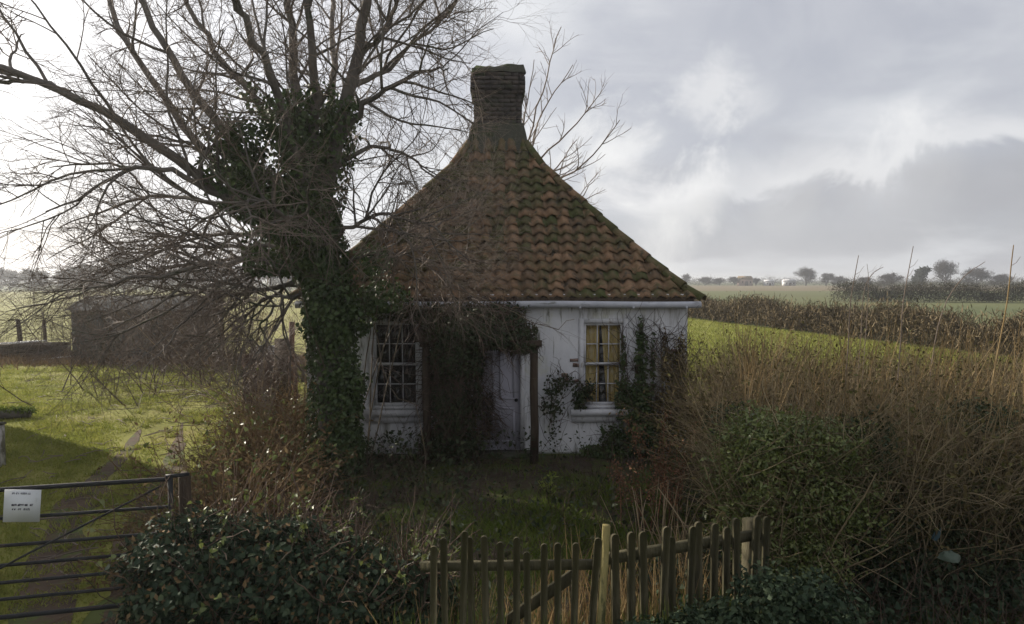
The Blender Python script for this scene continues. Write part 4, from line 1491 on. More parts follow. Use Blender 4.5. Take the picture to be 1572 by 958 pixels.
# glossy evergreen bush at the end of the fence
bush = thing('evergreen_bush', (1.95, 4.75, 0), 'glossy green bush at the right end of the picket fence', 'bush')
mb = MB()
bl = [(P(1205, 675, 4.9), (.40, .40, .24), 2600), (P(1150, 700, 4.75), (.24, .34, .36), 2200), (P(1270, 690, 5.0), (.34, .34, .26), 1900), (P(1225, 770, 4.8), (.44, .34, .32), 2600), (P(1140, 800, 4.7), (.22, .3, .32), 1200),
      (P(1300, 780, 4.9), (.3, .3, .36), 1500), (P(1215, 860, 4.6), (.45, .3, .25), 1700), (P(1110, 730, 4.9), (.16, .3, .25), 500)]
leaf_mass(mb, bl, (.014, .042), .6, 6, .1, 1.6, .1)
tag(rel(mb.build('leaves', M['holly']), bush), kind='stuff')
mb = MB()
for c_, r_, n_ in bl:
    s = c_ + R.uniform(-1, 1, (70, 3)) * np.array(r_) * .8
    pp_ = grow(s, R.normal(0, .7, (70, 3)) + np.array((0, -.1, .5)), R.uniform(.2, .6, 70), 6, .18)
    mb.tubes(pp_, np.full((70, 6), .003) * np.linspace(1, .5, 6), 3)
s = np.array((1.95, 4.75, 0)) + R.normal(0, .12, (14, 3)) * np.array((1, 1, 0))
pp_ = grow(s, R.normal(0, .3, (14, 3)) + np.array((0, 0, 1)), R.uniform(1.0, 1.5, 14), 8, .1)
mb.tubes(pp_, np.full((14, 8), .012) * np.linspace(1, .4, 8), 4)
tag(rel(mb.build('stems', M['hedge_stem']), bush), kind='stuff')


# ================================================================== foreground: ivy hedge, bramble bank, verge
ivh = thing('ivy_hedge', (-1.6, 4.4, 0), 'dark ivy-smothered hedge between the field gate and the picket gate', 'hedge')
mb = MB()
bl = [(P(300, 860, 4.3), (.45, .42, .42), 4200), (P(400, 850, 4.4), (.50, .45, .38), 4600), (P(490, 870, 4.3), (.45, .4, .32), 3800), (P(570, 890, 4.2), (.35, .36, .28), 3000), (P(640, 900, 4.1), (.26, .3, .25), 2200),
      (P(300, 960, 4.2), (.5, .4, .45), 3500), (P(420, 960, 4.2), (.5, .42, .45), 3800), (P(540, 970, 4.1), (.5, .4, .4), 3500), (P(645, 980, 4.0), (.3, .3, .4), 2200), (P(330, 800, 4.5), (.25, .25, .15), 900),
      (P(240, 920, 4.3), (.16, .3, .4), 1200), (P(445, 800, 4.6), (.2, .2, .14), 700), (P(500, 835, 4.4), (.2, .2, .12), 600), (P(640, 850, 4.0), (.10, .15, .10), 300)]
bl = [(c_ - np.array((0, 0, .13)), r_, n_) for c_, r_, n_ in bl]
leaf_mass(mb, bl, (.016, .055), .85, 6, .6, 1.3, .5)
tag(rel(mb.build('leaves', M['hedge_ivy']), ivh), kind='stuff')
mb = MB()
leaf_mass(mb, bl, (.02, .06), .5, 4, .5, .16, .7)
tag(rel(mb.build('dead_leaves', M['bracken']), ivh), kind='stuff')
mb, mb2 = MB(), MB()
for c_, r_, n_ in bl:
    p_, o_ = blob(16, c_, r_, .85)
    k_ = o_[:, 2] > -.1
    p_, o_ = p_[k_], o_[k_]
    if len(p_):
        pp_ = grow(p_, o_ + np.array((0, 0, .7)) + R.normal(0, .4, o_.shape), R.uniform(.12, .38, len(p_)), 7, .15, (0, 0, -.05))
        mb.tubes(pp_, np.full((len(p_), 7), .0028) * np.linspace(1, .5, 7), 3)
        q_, _, _ = sample(pp_, np.ones((len(p_), 7)), R.integers(0, len(p_), len(p_) * 7), R.uniform(.2, 1, len(p_) * 7))
        mb2.leaves(q_, R.normal(0, 1, q_.shape), R.normal(0, .6, q_.shape) + np.array((0, 0, 1)), R.uniform(.018, .045, len(q_)), .8, .3, 6)
tag(rel(mb.build('shoots', M['shrub_twig']), ivh), kind='stuff')
tag(rel(mb2.build('young_leaves', M['holly']), ivh), kind='stuff')
mb = MB()
for c_, r_, n_ in bl:
    s = c_ + R.uniform(-1, 1, (46, 3)) * np.array(r_) * .85
    s[:, 2] = np.maximum(s[:, 2], 0)
    pp_ = grow(s, R.normal(0, .6, (46, 3)) + np.array((0, -.2, .7)), R.uniform(.2, .6, 46), 6, .18)
    mb.tubes(pp_, np.full((46, 6), .004) * np.linspace(1, .5, 6), 3)
tag(rel(mb.build('stems', M['creeper_twig']), ivh), kind='stuff')

bank = thing('bramble_bank', (-2.9, 7.0, 0), 'brown bank of dead bracken and brambles between the drive and the tree', 'brambles')
mb, lb = MB(), MB()
n = 2600
u, w = R.uniform(0, 1, n), R.normal(0, 1, n)
bx = -3.25 + .9 * u * 0 + (-.1 + .42 * w)
by = 5.2 + 5.4 * u
bx = -2.35 - .20 * (by - 5.2) + .36 * w
hb = .78 * np.exp(-(w / 1.3) ** 2) * (1 + .25 * vnoise(bx, by, 3.0))
pos = np.stack([bx, by, np.zeros(n)], 1)
d = norm(R.normal(0, .55, (n, 3)) * np.array((1, 1, 0)) + np.array((-.15, -.1, 1)))
pp_ = grow(pos, d, hb * R.uniform(.7, 1.7, n) + .1, 8, .16, (0, 0, -.10))
rr_ = R.uniform(.0035, .007, n)[:, None] * np.linspace(1, .4, 8)
mb.tubes(pp_, rr_, 3)
tag(rel(mb.build('stems', M['bracken']), bank), kind='stuff')
idx = R.integers(0, n, 30000)
q_, _, _ = sample(pp_, rr_, idx, R.uniform(.15, 1, 30000))
q_ += R.normal(0, .045, q_.shape)
q_ = q_[q_[:, 2] > .01]
lb.leaves(q_, R.normal(0, 1, q_.shape) + np.array((0, 0, -.4)), R.normal(0, 1, q_.shape) + np.array((0, 0, .6)), R.uniform(.02, .07, len(q_)), .42, .25, 4)
tag(rel(lb.build('dead_leaves', M['bracken']), bank), kind='stuff')
lb = MB()
q_ = q_[R.uniform(0, 1, len(q_)) < .14] + R.normal(0, .05, (1, 3))
lb.leaves(q_, R.normal(0, 1, q_.shape), R.normal(0, 1, q_.shape) + np.array((0, 0, .8)), R.uniform(.035, .07, len(q_)), .75, .3, 6)
tag(rel(lb.build('green_leaves', M['holly']), bank), kind='stuff')

# low weeds, dead stalks and ground ivy on the verge at the lower right and in the garden
vg = thing('verge_weeds', (3.0, 4.1, 0), 'low weeds and ground ivy along the verge below the brown hedge', 'weeds')
vg['kind'] = 'stuff'
mb, sb = MB(), MB()
n = 15000
x, y = R.uniform(1.0, 5.5, n), R.uniform(3.0, 5.2, n)
hh = .25 + .16 * vnoise(x, y, 3.5) + .12 * (y - 3.5)
p = np.stack([x, y, R.uniform(.1, 1, n) ** .6 * np.maximum(hh, .05)], 1)
mb.leaves(p, R.normal(0, 1, (n, 3)) + np.array((0, -.2, .1)), R.normal(0, .6, (n, 3)) + np.array((0, 0, 1)), R.uniform(.025, .06, n), .7, .3, 6)
o = mb.build('leaves', M['hedge_ivy'])
o['kind'] = 'stuff'
rel(o, vg)
n = 2500
x, y = R.uniform(1.0, 5.5, n), R.uniform(3.2, 5.4, n)
pp_ = grow(np.stack([x, y, np.zeros(n)], 1), R.normal(0, .7, (n, 3)) + np.array((0, 0, 1)), R.uniform(.3, .8, n), 6, .2, (0, 0, -.06))
sb.tubes(pp_, np.full((n, 6), .0035) * np.linspace(1, .4, 6), 3)
o = sb.build('stems', M['creeper_twig'])
o['kind'] = 'stuff'
rel(o, vg)
mb = MB()
n = 9000
x, y = R.uniform(1.8, 5.5, n), R.uniform(2.9, 4.4, n)
k = vnoise(x, y, 3.0, 4.0) > R.uniform(-.3, .6, n)
blades(mb, x[k], y[k], 0.0, R.uniform(.12, .38, k.sum()), .05, .5)
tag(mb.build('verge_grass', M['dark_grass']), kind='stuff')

fg_ = MB()
leaf_mass(fg_, [(P(1010, 990, 3.45), (.28, .14, .14), 1700), (P(1095, 968, 3.5), (.26, .15, .17), 1900), (P(1180, 935, 3.6), (.22, .2, .24), 1900), (P(960, 990, 3.4), (.16, .12, .10), 600), (P(1250, 935, 3.7), (.3, .25, .2), 1700)], (.014, .042), .75, 6, .4, 1.1, .2)
gi = thing('ground_ivy', tuple(P(1090, 945, 3.5) * np.array((1, 1, 0))), 'dark ivy climbing the foot of the picket fence', 'ivy')
rel(tag(fg_.build('leaves', M['hedge_ivy']), kind='stuff'), gi)
n = 2600
x, y = R.uniform(-.75, 1.7, n), R.uniform(3.66, 4.7, n)
k = vnoise(x, y, 4.5, 3.0) > R.uniform(-.5, .8, n)
mb = MB()
blades(mb, x[k], y[k] + .16 * np.maximum(x[k] - .5, 0), 0.0, R.uniform(.25, .85, k.sum()), .022, .28)
tag(mb.build('dry_grass', M['straw']), kind='stuff')
n = 5200
x, y = R.uniform(-.7, 1.7, n), R.uniform(3.38, 3.56, n)
y = y + .30 * np.maximum(x - .5, 0)
mb = MB()
k = vnoise(x, y, 5.5, 1.0) > R.uniform(-.6, .8, n)
blades(mb, x[k], y[k], 0.0, R.uniform(.3, .78, k.sum()), .03, .25)
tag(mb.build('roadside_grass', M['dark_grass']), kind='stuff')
gw = MB()
n = 16000
x, y = R.uniform(-2.6, 3.0, n), R.uniform(4.1, 9.3, n)
wgt = .25 + .75 * (np.abs(x - .6) > 1.1) + .5 * (y > 8.6)
k = R.uniform(0, 1.3, n) < wgt * (.6 + .6 * vnoise(x, y, 2.6, 5.0))
x, y = x[k], y[k]
p = np.stack([x, y, R.uniform(.02, .25, len(x)) * (1 + .8 * (y > 8.3))], 1)
gw.leaves(p, R.normal(0, 1, p.shape), R.normal(0, .6, p.shape) + np.array((0, 0, 1)), R.uniform(.03, .075, len(p)), .75, .3, 6)
tag(gw.build('garden_weeds', M['creeper']), kind='stuff')
gs = MB()
n = 1500
x, y = R.uniform(-2.5, 2.8, n), R.uniform(4.1, 9.3, n)
pp_ = grow(np.stack([x, y, np.zeros(n)], 1), R.normal(0, .5, (n, 3)) + np.array((0, 0, 1)), R.uniform(.15, .6, n) * (1 + .5 * (x < -1)), 6, .2, (0, 0, -.05))
gs.tubes(pp_, np.full((n, 6), .0035) * np.linspace(1, .4, 6), 3)
tag(gs.build('garden_undergrowth', M['creeper_twig']), kind='stuff')


def dock(px, py, d, h, n, label, m1='dock', spread=.12, arching=False):
    b = P(px, py, d)
    root = thing('dead_plant', (b[0], b[1], 0), label, 'plant')
    pos = np.array((b[0], b[1], 0)) + np.c_[R.normal(0, spread, (n, 2)), np.zeros(n)]
    mb = MB()
    pp_, rr_ = stems_field(pos, .22 if not arching else .5, h * .6, h, 8, .06, (0, 0, -.05 if arching else 0), .007, mb, 4)
    rel(tag(mb.build('stems', M['pale_stem'] if m1 != 'dock' else M['dock']), kind='stuff'), root)
    if m1 == 'dock':
        idx = R.integers(0, n, n * 170)
        q_, _, _ = sample(pp_, rr_, idx, R.uniform(.4, 1, n * 170))
        q_ += R.normal(0, .034, q_.shape)
        lb = MB()
        lb.leaves(q_, R.normal(0, 1, q_.shape), R.normal(0, 1, q_.shape), R.uniform(.012, .03, len(q_)), .8, .3, 4)
        rel(tag(lb.build('seed_heads', M['dock']), kind='stuff'), root)
    return root


dock(1040, 800, 6.6, 1.25, 8, 'tall rusty dead dock in front of the ivy by the right-hand window')
dock(985, 800, 6.5, .9, 6, 'smaller rusty dead dock left of the tall one')
dock(1020, 830, 5.6, .85, 26, 'clump of pale dead stems behind the picket fence', 'stem', .2)
dock(1075, 815, 5.3, .75, 12, 'leaning pale dead stems beside the glossy green bush', 'stem', .14, True)
dock(700, 830, 4.4, 1.0, 4, 'thin curled dead stalk standing behind the picket gate', 'stem', .03, True)
yp = thing('young_plant', tuple(G(842, 760) * np.array((1, 1, 0))), 'small fresh yellow-green plant below the porch post', 'plant')
bb = np.array(yp.location)
mb = MB()
pp_ = grow(np.repeat(bb[None], 9, 0), R.normal(0, .35, (9, 3)) + np.array((0, 0, 1)), R.uniform(.12, .26, 9), 6, .15)
mb.tubes(pp_, np.full((9, 6), .005) * np.linspace(1, .5, 6), 4)
rel(tag(mb.build('stems', M['young_leaf']), kind='stuff'), yp)
q_, _, _ = sample(pp_, np.ones((9, 6)), R.integers(0, 9, 60), R.uniform(.4, 1, 60))
mb = MB().leaves(q_ + R.normal(0, .03, q_.shape), R.normal(0, 1, q_.shape), R.normal(0, .5, q_.shape) + np.array((0, 0, 1)), R.uniform(.03, .06, 60), .6, .3, 6)
rel(tag(mb.build('leaves', M['young_leaf']), kind='stuff'), yp)

# plastic litter caught under the hedge
pb = P(1408, 822, 4.6)
mb = MB()
U, V_ = 14, 8
vv = []
for j in range(V_):
    th = j / (V_ - 1) * PI / 2
    for i in range(U):
        a = i / U * 2 * PI
        r = 1 + .12 * math.sin(3 * a + j) + R.normal(0, .03)
        vv.append((.065 * math.cos(a) * math.cos(th) * r, (.055) * math.sin(a) * math.cos(th) * r, .05 * math.sin(th) * r))
q = [(j * U + i, j * U + (i + 1) % U, (j + 1) * U + (i + 1) % U, (j + 1) * U + i) for j in range(V_ - 1) for i in range(U)]
mb.add(np.array(vv), q)
o = mb.build('plastic_bag', M['bag'], None, True)
o.location = (pb[0], pb[1] - .35, pb[2] - .02)
tag(o, 'pale green plastic bag lying under the brown hedge', 'litter')
mb = MB()
p0 = P(1436, 830, 4.25)
for k in range(4):
    a = R.uniform(-.6, .6)
    mb.leaves(np.array([(0, 0, 0)]) + R.normal(0, .01, (1, 3)), np.array([(.5 * a + .3, -.1, 1)]), np.array([(0, -1, .2)]), .045 + .012 * k, .35, .2, 6)
o = mb.build('plastic_scrap', M['blue_bag'])
o.location = tuple(p0)
tag(o, 'torn bluish plastic scrap beside the pale green bag', 'litter')


# ================================================================== fences, gate, sign
def picket_mesh(h, w, t):
    """A round-topped pale."""
    mb = MB()
    pts = [(-w / 2, 0), (w / 2, 0)] + [(w / 2 * math.cos(a), h - w / 2 + w / 2 * math.sin(a)) for a in np.linspace(0, PI, 7)]
    n = len(pts)
    v = [(x, -t / 2, z) for x, z in pts] + [(x, t / 2, z) for x, z in pts]
    mb.add(v, [(i, (i + 1) % n, n + (i + 1) % n, n + i) for i in range(n)],
           [(0, i + 1, i) if False else (0, i, i + 1) for i in range(1, n - 1)] + [(n, n + i + 1, n + i) for i in range(1, n - 1)])
    return mb.mesh('picket')


gate_w = thing('picket_gate', tuple(P(790, 900, 3.6) * np.array((1, 1, 0))), 'low mossy picket gate beside the ivy hedge', 'gate')
gx = np.array(gate_w.location)
pm = picket_mesh(1.07, .038, .018)
for i in range(12):
    px = 664 + i * 21.4
    o = link('picket', pm, M['grey_wood'], gate_w)
    o.location = (P(px, 900, 3.6)[0] - gx[0], R.normal(0, .004), R.normal(0, .02) + (.008 * math.sin(i * .6)))
    o.rotation_euler = (R.normal(0, .012), R.normal(0, .018), 0)
for zz in (.92, .30):
    mb = MB()
    mb.box(P(648, 900, 3.6)[0] - gx[0], P(915, 900, 3.6)[0] - gx[0], .0135, .045, zz - .024, zz + .024, Matrix.Rotation(-.012, 4, 'Y'))
    mb.build('rail', M['grey_wood'], gate_w)
MB().box(-.03, .03, .056, .085, -.42, .42, Matrix.Translation((0, 0, .61)) @ Matrix.Rotation(.95, 4, 'Y')).build('brace', M['grey_wood'], gate_w)
post = thing('gate_post', tuple(P(914, 900, 3.58) * np.array((1, 1, 0))), 'tall sunlit square post between the picket gate and the fence', 'post')
mb = MB()
mb.box(-.019, .019, -.02, .02, -.05, 1.165, Matrix.Rotation(.05, 4, 'Y'))
mb.build('shaft', M['post_wood'], post)
fence = thing('picket_fence', tuple(P(1050, 900, 3.8) * np.array((1, 1, 0))), 'mossy picket fence running from the post to the green bush', 'fence')
fx = np.array(fence.location)
fa, fb = P(935, 900, 3.66), P(1175, 900, 3.98)
fd = math.atan2(fb[1] - fa[1], fb[0] - fa[0])
pm2 = picket_mesh(1.06, .046, .02)
for i, px in enumerate([948, 968, 990, 1011, 1031, 1052, 1071, 1091, 1111, 1131, 1151, 1171]):
    t = (px - 935) / 240
    q_ = fa + (fb - fa) * t
    o = link('picket', pm2, M['grey_wood'], fence)
    o.location = (q_[0] - fx[0], q_[1] - fx[1], R.normal(0, .024) - .01 + .02 * t)
    o.rotation_euler = (R.normal(0, .015), R.normal(0, .02) - .01, fd)
for zz in (.93, .34):
    T = Matrix.Translation((fa[0] - fx[0], fa[1] - fx[1], zz)) @ Matrix.Rotation(fd, 4, 'Z') @ Matrix.Rotation(-.02, 4, 'Y')
    MB().box(-.02, 1.05, .016, .055, -.028, .028, T).build('rail', M['grey_wood'], fence)
T = Matrix.Translation((fa[0] - fx[0], fa[1] - fx[1], 0)) @ Matrix.Rotation(fd, 4, 'Z')
MB().box(.98, 1.06, .062, .14, 0, 1.02, T).build('post', M['grey_wood'], fence)

# seven-bar steel field gate
GA, GB_ = P(262, 760, 4.49), P(-160, 760, 4.14)
fg = thing('field_gate', (GA[0], GA[1], 0), 'dark tubular steel seven-bar field gate across the muddy drive', 'gate')
gdir = norm((GB_ - GA)[None] * np.array((1, 1, 0)))[0]
glen = 3.35


def gpt(t, z, off=0.0):
    return (gdir[0] * t - gdir[1] * off, gdir[1] * t + gdir[0] * off, z)


for k, zz in enumerate([1.145, .955, .775, .645, .53, .42, .30]):
    r = .0155 if k in (0, 6) else .0115
    MB().tubes([[gpt(0.02, zz), gpt(1.2, zz - .004), gpt(2.3, zz - .008), gpt(glen - .02, zz)]], [[r] * 4], 10).build('bar', M['steel'], fg, True)
for t in (0.0, glen):
    MB().tubes([[gpt(t, .26), gpt(t, .7), gpt(t, 1.155)]], [[.017] * 3], 10, cap=True).build('stile', M['steel'], fg, True)
MB().tubes([[gpt(0.05, 1.11, .03), gpt(.85, .72, .03), gpt(1.65, .31, .03)]], [[.007] * 3], 8, cap=True).build('brace', M['steel'], fg, True)
MB().tubes([[gpt(1.68, .31, .03), gpt(1.68, .7, .03), gpt(1.68, 1.12, .03)]], [[.012] * 3], 8, cap=True).build('brace', M['steel'], fg, True)
MB().tubes([[gpt(-.12, 1.17), gpt(-.02, 1.165), gpt(.03, 1.16)]], [[.012, .014, .018]], 8, cap=True).build('latch', M['steel'], fg, True)
gp_ = thing('gate_post', tuple(P(284, 790, 4.62) * np.array((1, 1, 0))), 'thick dark timber post that the steel field gate shuts against', 'post')
MB().tubes([[(0, 0, -.1), (.005, 0, .5), (0, .005, 1.12), (0, 0, 1.15)]], [[.044, .042, .04, .025]], 12, cap=True).build('shaft', M['dark_wood'], gp_)
# notice fixed to the top bars, two lines of small dark print too worn to read and a pale heading
sg = thing('notice_sign', (0, 0, 0), 'white notice board tied to the top bars of the field gate', 'sign')
sp0 = P(38, 774, 4.28)
sg.location = tuple(sp0)
sg.rotation_euler = (0, math.radians(4.5), math.atan2(gdir[1], gdir[0]) + PI)
MB().box(-.104, .104, -.036, -.031, -.105, .105).build('board', M['sign_white'], sg)


def print_line(z, h, spans, m, name):
    mb = MB()
    for a, b in spans:
        x = a
        while x < b - .004:
            w = R.uniform(.004, .0075)
            mb.box(x, min(x + w, b), -.0366, -.0362, z - h / 2 * R.uniform(.6, 1), z + h / 2 * R.uniform(.6, 1))
            if R.uniform() < .7:
                mb.box(x + w, min(x + w + .004, b), -.0366, -.0362, z + h * R.choice([-.4, .1, .3]), z + h * R.choice([.42, .45]))
            x += w + R.uniform(.0035, .006)
    return mb.build(name, m, sg)


print_line(.082, .016, [(-.06, -.045), (-.038, -.02), (-.012, .045)], M['sign_pale_ink'], 'heading')
print_line(.006, .017, [(-.06, .035), (.044, .066)], M['sign_ink'], 'lettering')
print_line(-.022, .015, [(-.056, -.03), (-.022, 0.0), (.010, .05)], M['sign_ink'], 'lettering')

# ================================================================== middle distance on the left
shed = thing('shed', (P(200, 555, 20)[0], 20.0, 0), 'low dark tarred shed half hidden by bare branches on the left', 'shed')
sw, sd_, sh_ = 1.72, 2.6, 1.62
bm2 = MB().box(-.098, .098, -.012, .012, 0, 1).mesh('board')
for i in range(17):
    o = link('board', bm2, M['shed_wood'], shed)
    o.location = (-sw + .1 + i * .2, -.012 + R.normal(0, .004), 0)
    o.scale = (1, 1, sh_ + R.normal(0, .012))
MB().box(-sw, sw, .005, .06, 0.05, sh_ - .03).box(-sw, -sw + .06, .061, sd_, .05, sh_ - .03).box(sw - .06, sw, .061, sd_, .05, sh_ - .03).box(-sw + .06, sw - .06, sd_ - .06, sd_, .05, sh_ - .03).build('wall', M['shed_wood'], shed)
for i in range(6):
    x0, x1 = -sw - .1 + i * .607, -sw - .1 + (i + 1) * .607
    mb = MB()
    nu, nv = 17, 9
    V = np.zeros((nu, nv, 3))
    for a in range(nu):
        for b_ in range(nv):
            t = b_ / (nv - 1)
            xx = x0 + (x1 - x0 + .03) * a / (nu - 1)
            V[a, b_] = (xx, -.15 + (sd_ + .3) * t, sh_ - .02 + .40 * math.sin(t * PI) ** .8 + .012 * math.sin(a / (nu - 1) * PI * 16) + .004 * (i % 2))
    q = [(a * nv + b_, (a + 1) * nv + b_, (a + 1) * nv + b_ + 1, a * nv + b_ + 1) for a in range(nu - 1) for b_ in range(nv - 1)]
    mb.add(V.reshape(-1, 3), q)
    mb.build('roof_sheet', M['tin'], shed, True)
for e in (-1, 1):
    v = [(e * sw, 0, sh_ - .04)] + [(e * sw, -.0 + sd_ * t, sh_ - .03 + .39 * math.sin(t * PI) ** .8) for t in np.linspace(0, 1, 11)] + [(e * sw, sd_, sh_ - .04)]
    v = v + [(p[0] - e * .03, p[1], p[2]) for p in v]
    k = len(v) // 2
    MB().add(v, None, [(0, i, i + 1) for i in range(1, k - 1)] + [(k, k + i + 1, k + i) for i in range(1, k - 1)]).build('gable', M['shed_wood'], shed)

for px, yt, lab in ((32, 490, 'leaning old fence post above the timber stack'), (70, 490, 'slimmer old fence post nearer the tarred shed')):
    b = P(px, 530, 23)
    top = P(px, yt, 23)
    o = thing('fence_post', (b[0], b[1], 0), lab, 'post', group='posts of the paddock fence')
    lean = -.25 if px < 50 else -.08
    r = .075 if px < 50 else .055
    MB().tubes([[(0, 0, -.05), (lean * .1, 0, top[2] * .5), (lean * .3, 0, top[2])]], [[r, r, r * .9]], 8, cap=True).build('shaft', M['dark_wood'], o)
ww = thing('fence_wire', tuple(P(32, 530, 23) * np.array((1, 1, 0))), 'slack wires strung between the two old fence posts', 'wire')
mb = MB()
wb = np.array(ww.location)
for zt in (.55, .85):
    a, b = np.array((-.02, -.07, zt)), P(70, 530, 23) - wb
    b = np.array((b[0], -.06, zt - .03))
    c_ = (a + b) / 2 - np.array((0, 0, .06))
    a0 = a + np.array((-3, 0, .02))
    mb.tubes([[a0, (a0 + a) / 2 - np.array((0, 0, .05)), a, c_, b]], [[.006] * 5], 4)
mb.build('strand', M['dark_wood'], ww)
# stack of old timber with two pale boards on top
ts = thing('timber_stack', tuple(P(40, 548, 20.6) * np.array((1, 1, 0))), 'low stack of dark old timber at the edge of the lawn', 'timber')
for lay in range(4):
    for j in range(3):
        z0 = .02 + lay * .13
        T = Matrix.Translation((R.normal(0, .06), -.3 + j * .34, z0)) @ Matrix.Rotation(R.normal(0, .05), 4, 'Z')
        MB().box(-1.25, 1.15 - .1 * lay, 0, .27, 0, .115, T).build('plank', M['dark_wood'], ts)
for (a, b_) in ((28, 'pale board lying across the timber stack, left one'), (41, 'pale board lying across the timber stack, right one')):
    c_ = P(a, 520, 20.6)
    o = MB().box(-.07, .07, -.55, .55, -.015, .015).build('pale_board', M['pale_board'])
    o.location = (c_[0], 20.65, .575)
    o.rotation_euler = (0, 0, -.35)
    tag(o, b_, 'board', 'pale boards on the timber stack')
o = MB().box(-.9, .9, -.08, .08, -.02, .02).build('loose_plank', M['pale_board'])
c_ = P(82, 540, 20.3)
o.location = (c_[0], 20.3, .12)
o.rotation_euler = (0, -.10, .1)
tag(o, 'long weathered plank lying between the timber stack and the shed', 'plank')
# red-brown board panel and old posts beside the drive
bp_ = thing('board_fence', tuple(P(415, 600, 12.6) * np.array((1, 1, 0))), 'short red-brown board fence left of the ivy-clad trunk', 'fence')
for i in range(6):
    MB().box(-.52 + i * .175, -.355 + i * .175, -.012, .012, 0.02, 1.08 + R.normal(0, .015)).build('board', M['red_wood'], bp_)
MB().box(-.55, .55, .014, .06, .25, .33).build('rail', M['red_wood'], bp_)
MB().box(-.55, .55, .014, .06, .85, .93).build('rail', M['red_wood'], bp_)
dp = thing('hoarding', tuple(P(434, 600, 12.3) * np.array((1, 1, 0))), 'tall narrow dark board standing at the end of the red-brown fence', 'board')
MB().box(-.13, .13, -.02, .02, 0, 1.42).build('board', M['dark_wood'], dp)
MB().box(-.13, .13, .021, .05, .5, .58).build('batten', M['dark_wood'], dp)
pp0 = thing('old_post', tuple(P(448, 600, 12.0) * np.array((1, 1, 0))), 'tall thin reddish-brown post beside the cottage corner', 'post')
MB().tubes([[(0, 0, 0), (0, 0, .9), (.02, 0, 1.75)]], [[.055, .055, .05]], 10, cap=True).build('shaft', M['red_wood'], pp0)
wt = thing('water_trough', tuple(P(410, 548, 21) * np.array((1, 1, 0))), 'pale water trough behind the red-brown board fence', 'trough')
mb = MB()
mb.box(-.40, .40, -.25, .25, .02, .08).box(-.40, .40, -.25, -.21, .081, .42).box(-.40, .40, .21, .25, .081, .42).box(-.40, -.36, -.209, .209, .081, .42).box(.36, .40, -.209, .209, .081, .42)
o = mb.build('basin', M['pale_board'], wt)
MB().box(-.36, .36, -.209, .209, .30, .305).build('water', M['steel'], wt)
ws = thing('white_stake', tuple(G(375, 612)), 'small white forked stake at the edge of the lawn', 'stake')
MB().tubes([[(0, 0, 0), (0, 0, .16), (-.005, 0, .30)]], [[.016, .014, .012]], 6, cap=True).build('shaft', M['white_paint'], ws)
MB().tubes([[(-.005, 0, .30), (.05, 0, .24), (.10, 0, .09)]], [[.012, .013, .013]], 6, cap=True).build('prong', M['white_paint'], ws)
# mossy log and the end of a low white wall at the left edge
lg = thing('mossy_log', tuple(P(22, 648, 11.9) * np.array((1, 1, 0))), 'mossy log lying on the grass by the low white wall', 'log')
c_, r_ = resample([(-1.9, -.55, .07), (-.9, -.25, .08), (-.2, 0, .08), (.2, .12, .06)], [.08, .09, .09, .07], 14)
MB().tubes(c_[None], r_[None] * (1 + R.normal(0, .06, (1, 14))), 12, cap=True).build('wood', M['bark'], lg, True)
pm_ = c_[R.integers(0, 14, 1500)] + R.normal(0, .05, (1500, 3)) * np.array((1.2, 1, .5)) + np.array((0, 0, .07))
mb = MB().leaves(pm_, R.normal(0, 1, (1500, 3)) + np.array((0, 0, .5)), R.normal(0, 1, (1500, 3)), R.uniform(.03, .07, 1500), .5, .2, 4)
tag(mb.build('moss', M['dark_grass'], lg), kind='stuff')
lw = thing('garden_wall', (-6.84, 8.78, 0), 'end of a low white rendered wall at the left edge of the drive', 'wall')
mb = MB()
mb.box(-3.2, 0, 0, .13, -.05, .56)
o = mb.build('masonry', M['plaster'], lw)
MB().box(-3.22, .01, -.02, .15, .561, .59).build('coping', M['mortar'], lw)

# the house next door, out of frame on the left: it throws the long shade over the drive
nh = thing('neighbouring_house', (-16.0, 9.3, 0), 'plain rendered house beside the drive, beyond the left of the view', 'house')
mb = MB()
mb.box(-4, 4, -4.2, 4.2, 0, 5.0)
mb.build('wall', M['plaster'], nh)
V = [(-4.3, -4.5, 4.95), (4.3, -4.5, 4.95), (4.3, 4.4, 4.95), (-4.3, 4.4, 4.95), (0, -4.5, 7.6), (0, 4.4, 7.6)]
MB().add(V, [(1, 2, 5, 4), (3, 0, 4, 5), (0, 3, 2, 1)], [(0, 1, 4), (2, 3, 5)]).build('roof', M['roof_slate'], nh)
for yy in (-2.2, 1.6):
    for zz in (.9, 3.2):
        MB().box(4.002, 4.05, yy, yy + 1.1, zz, zz + 1.2).build('window', M['white_paint'], nh)
        MB().box(4.051, 4.058, yy + .08, yy + 1.02, zz + .08, zz + 1.12).build('pane', M['glass'], nh)


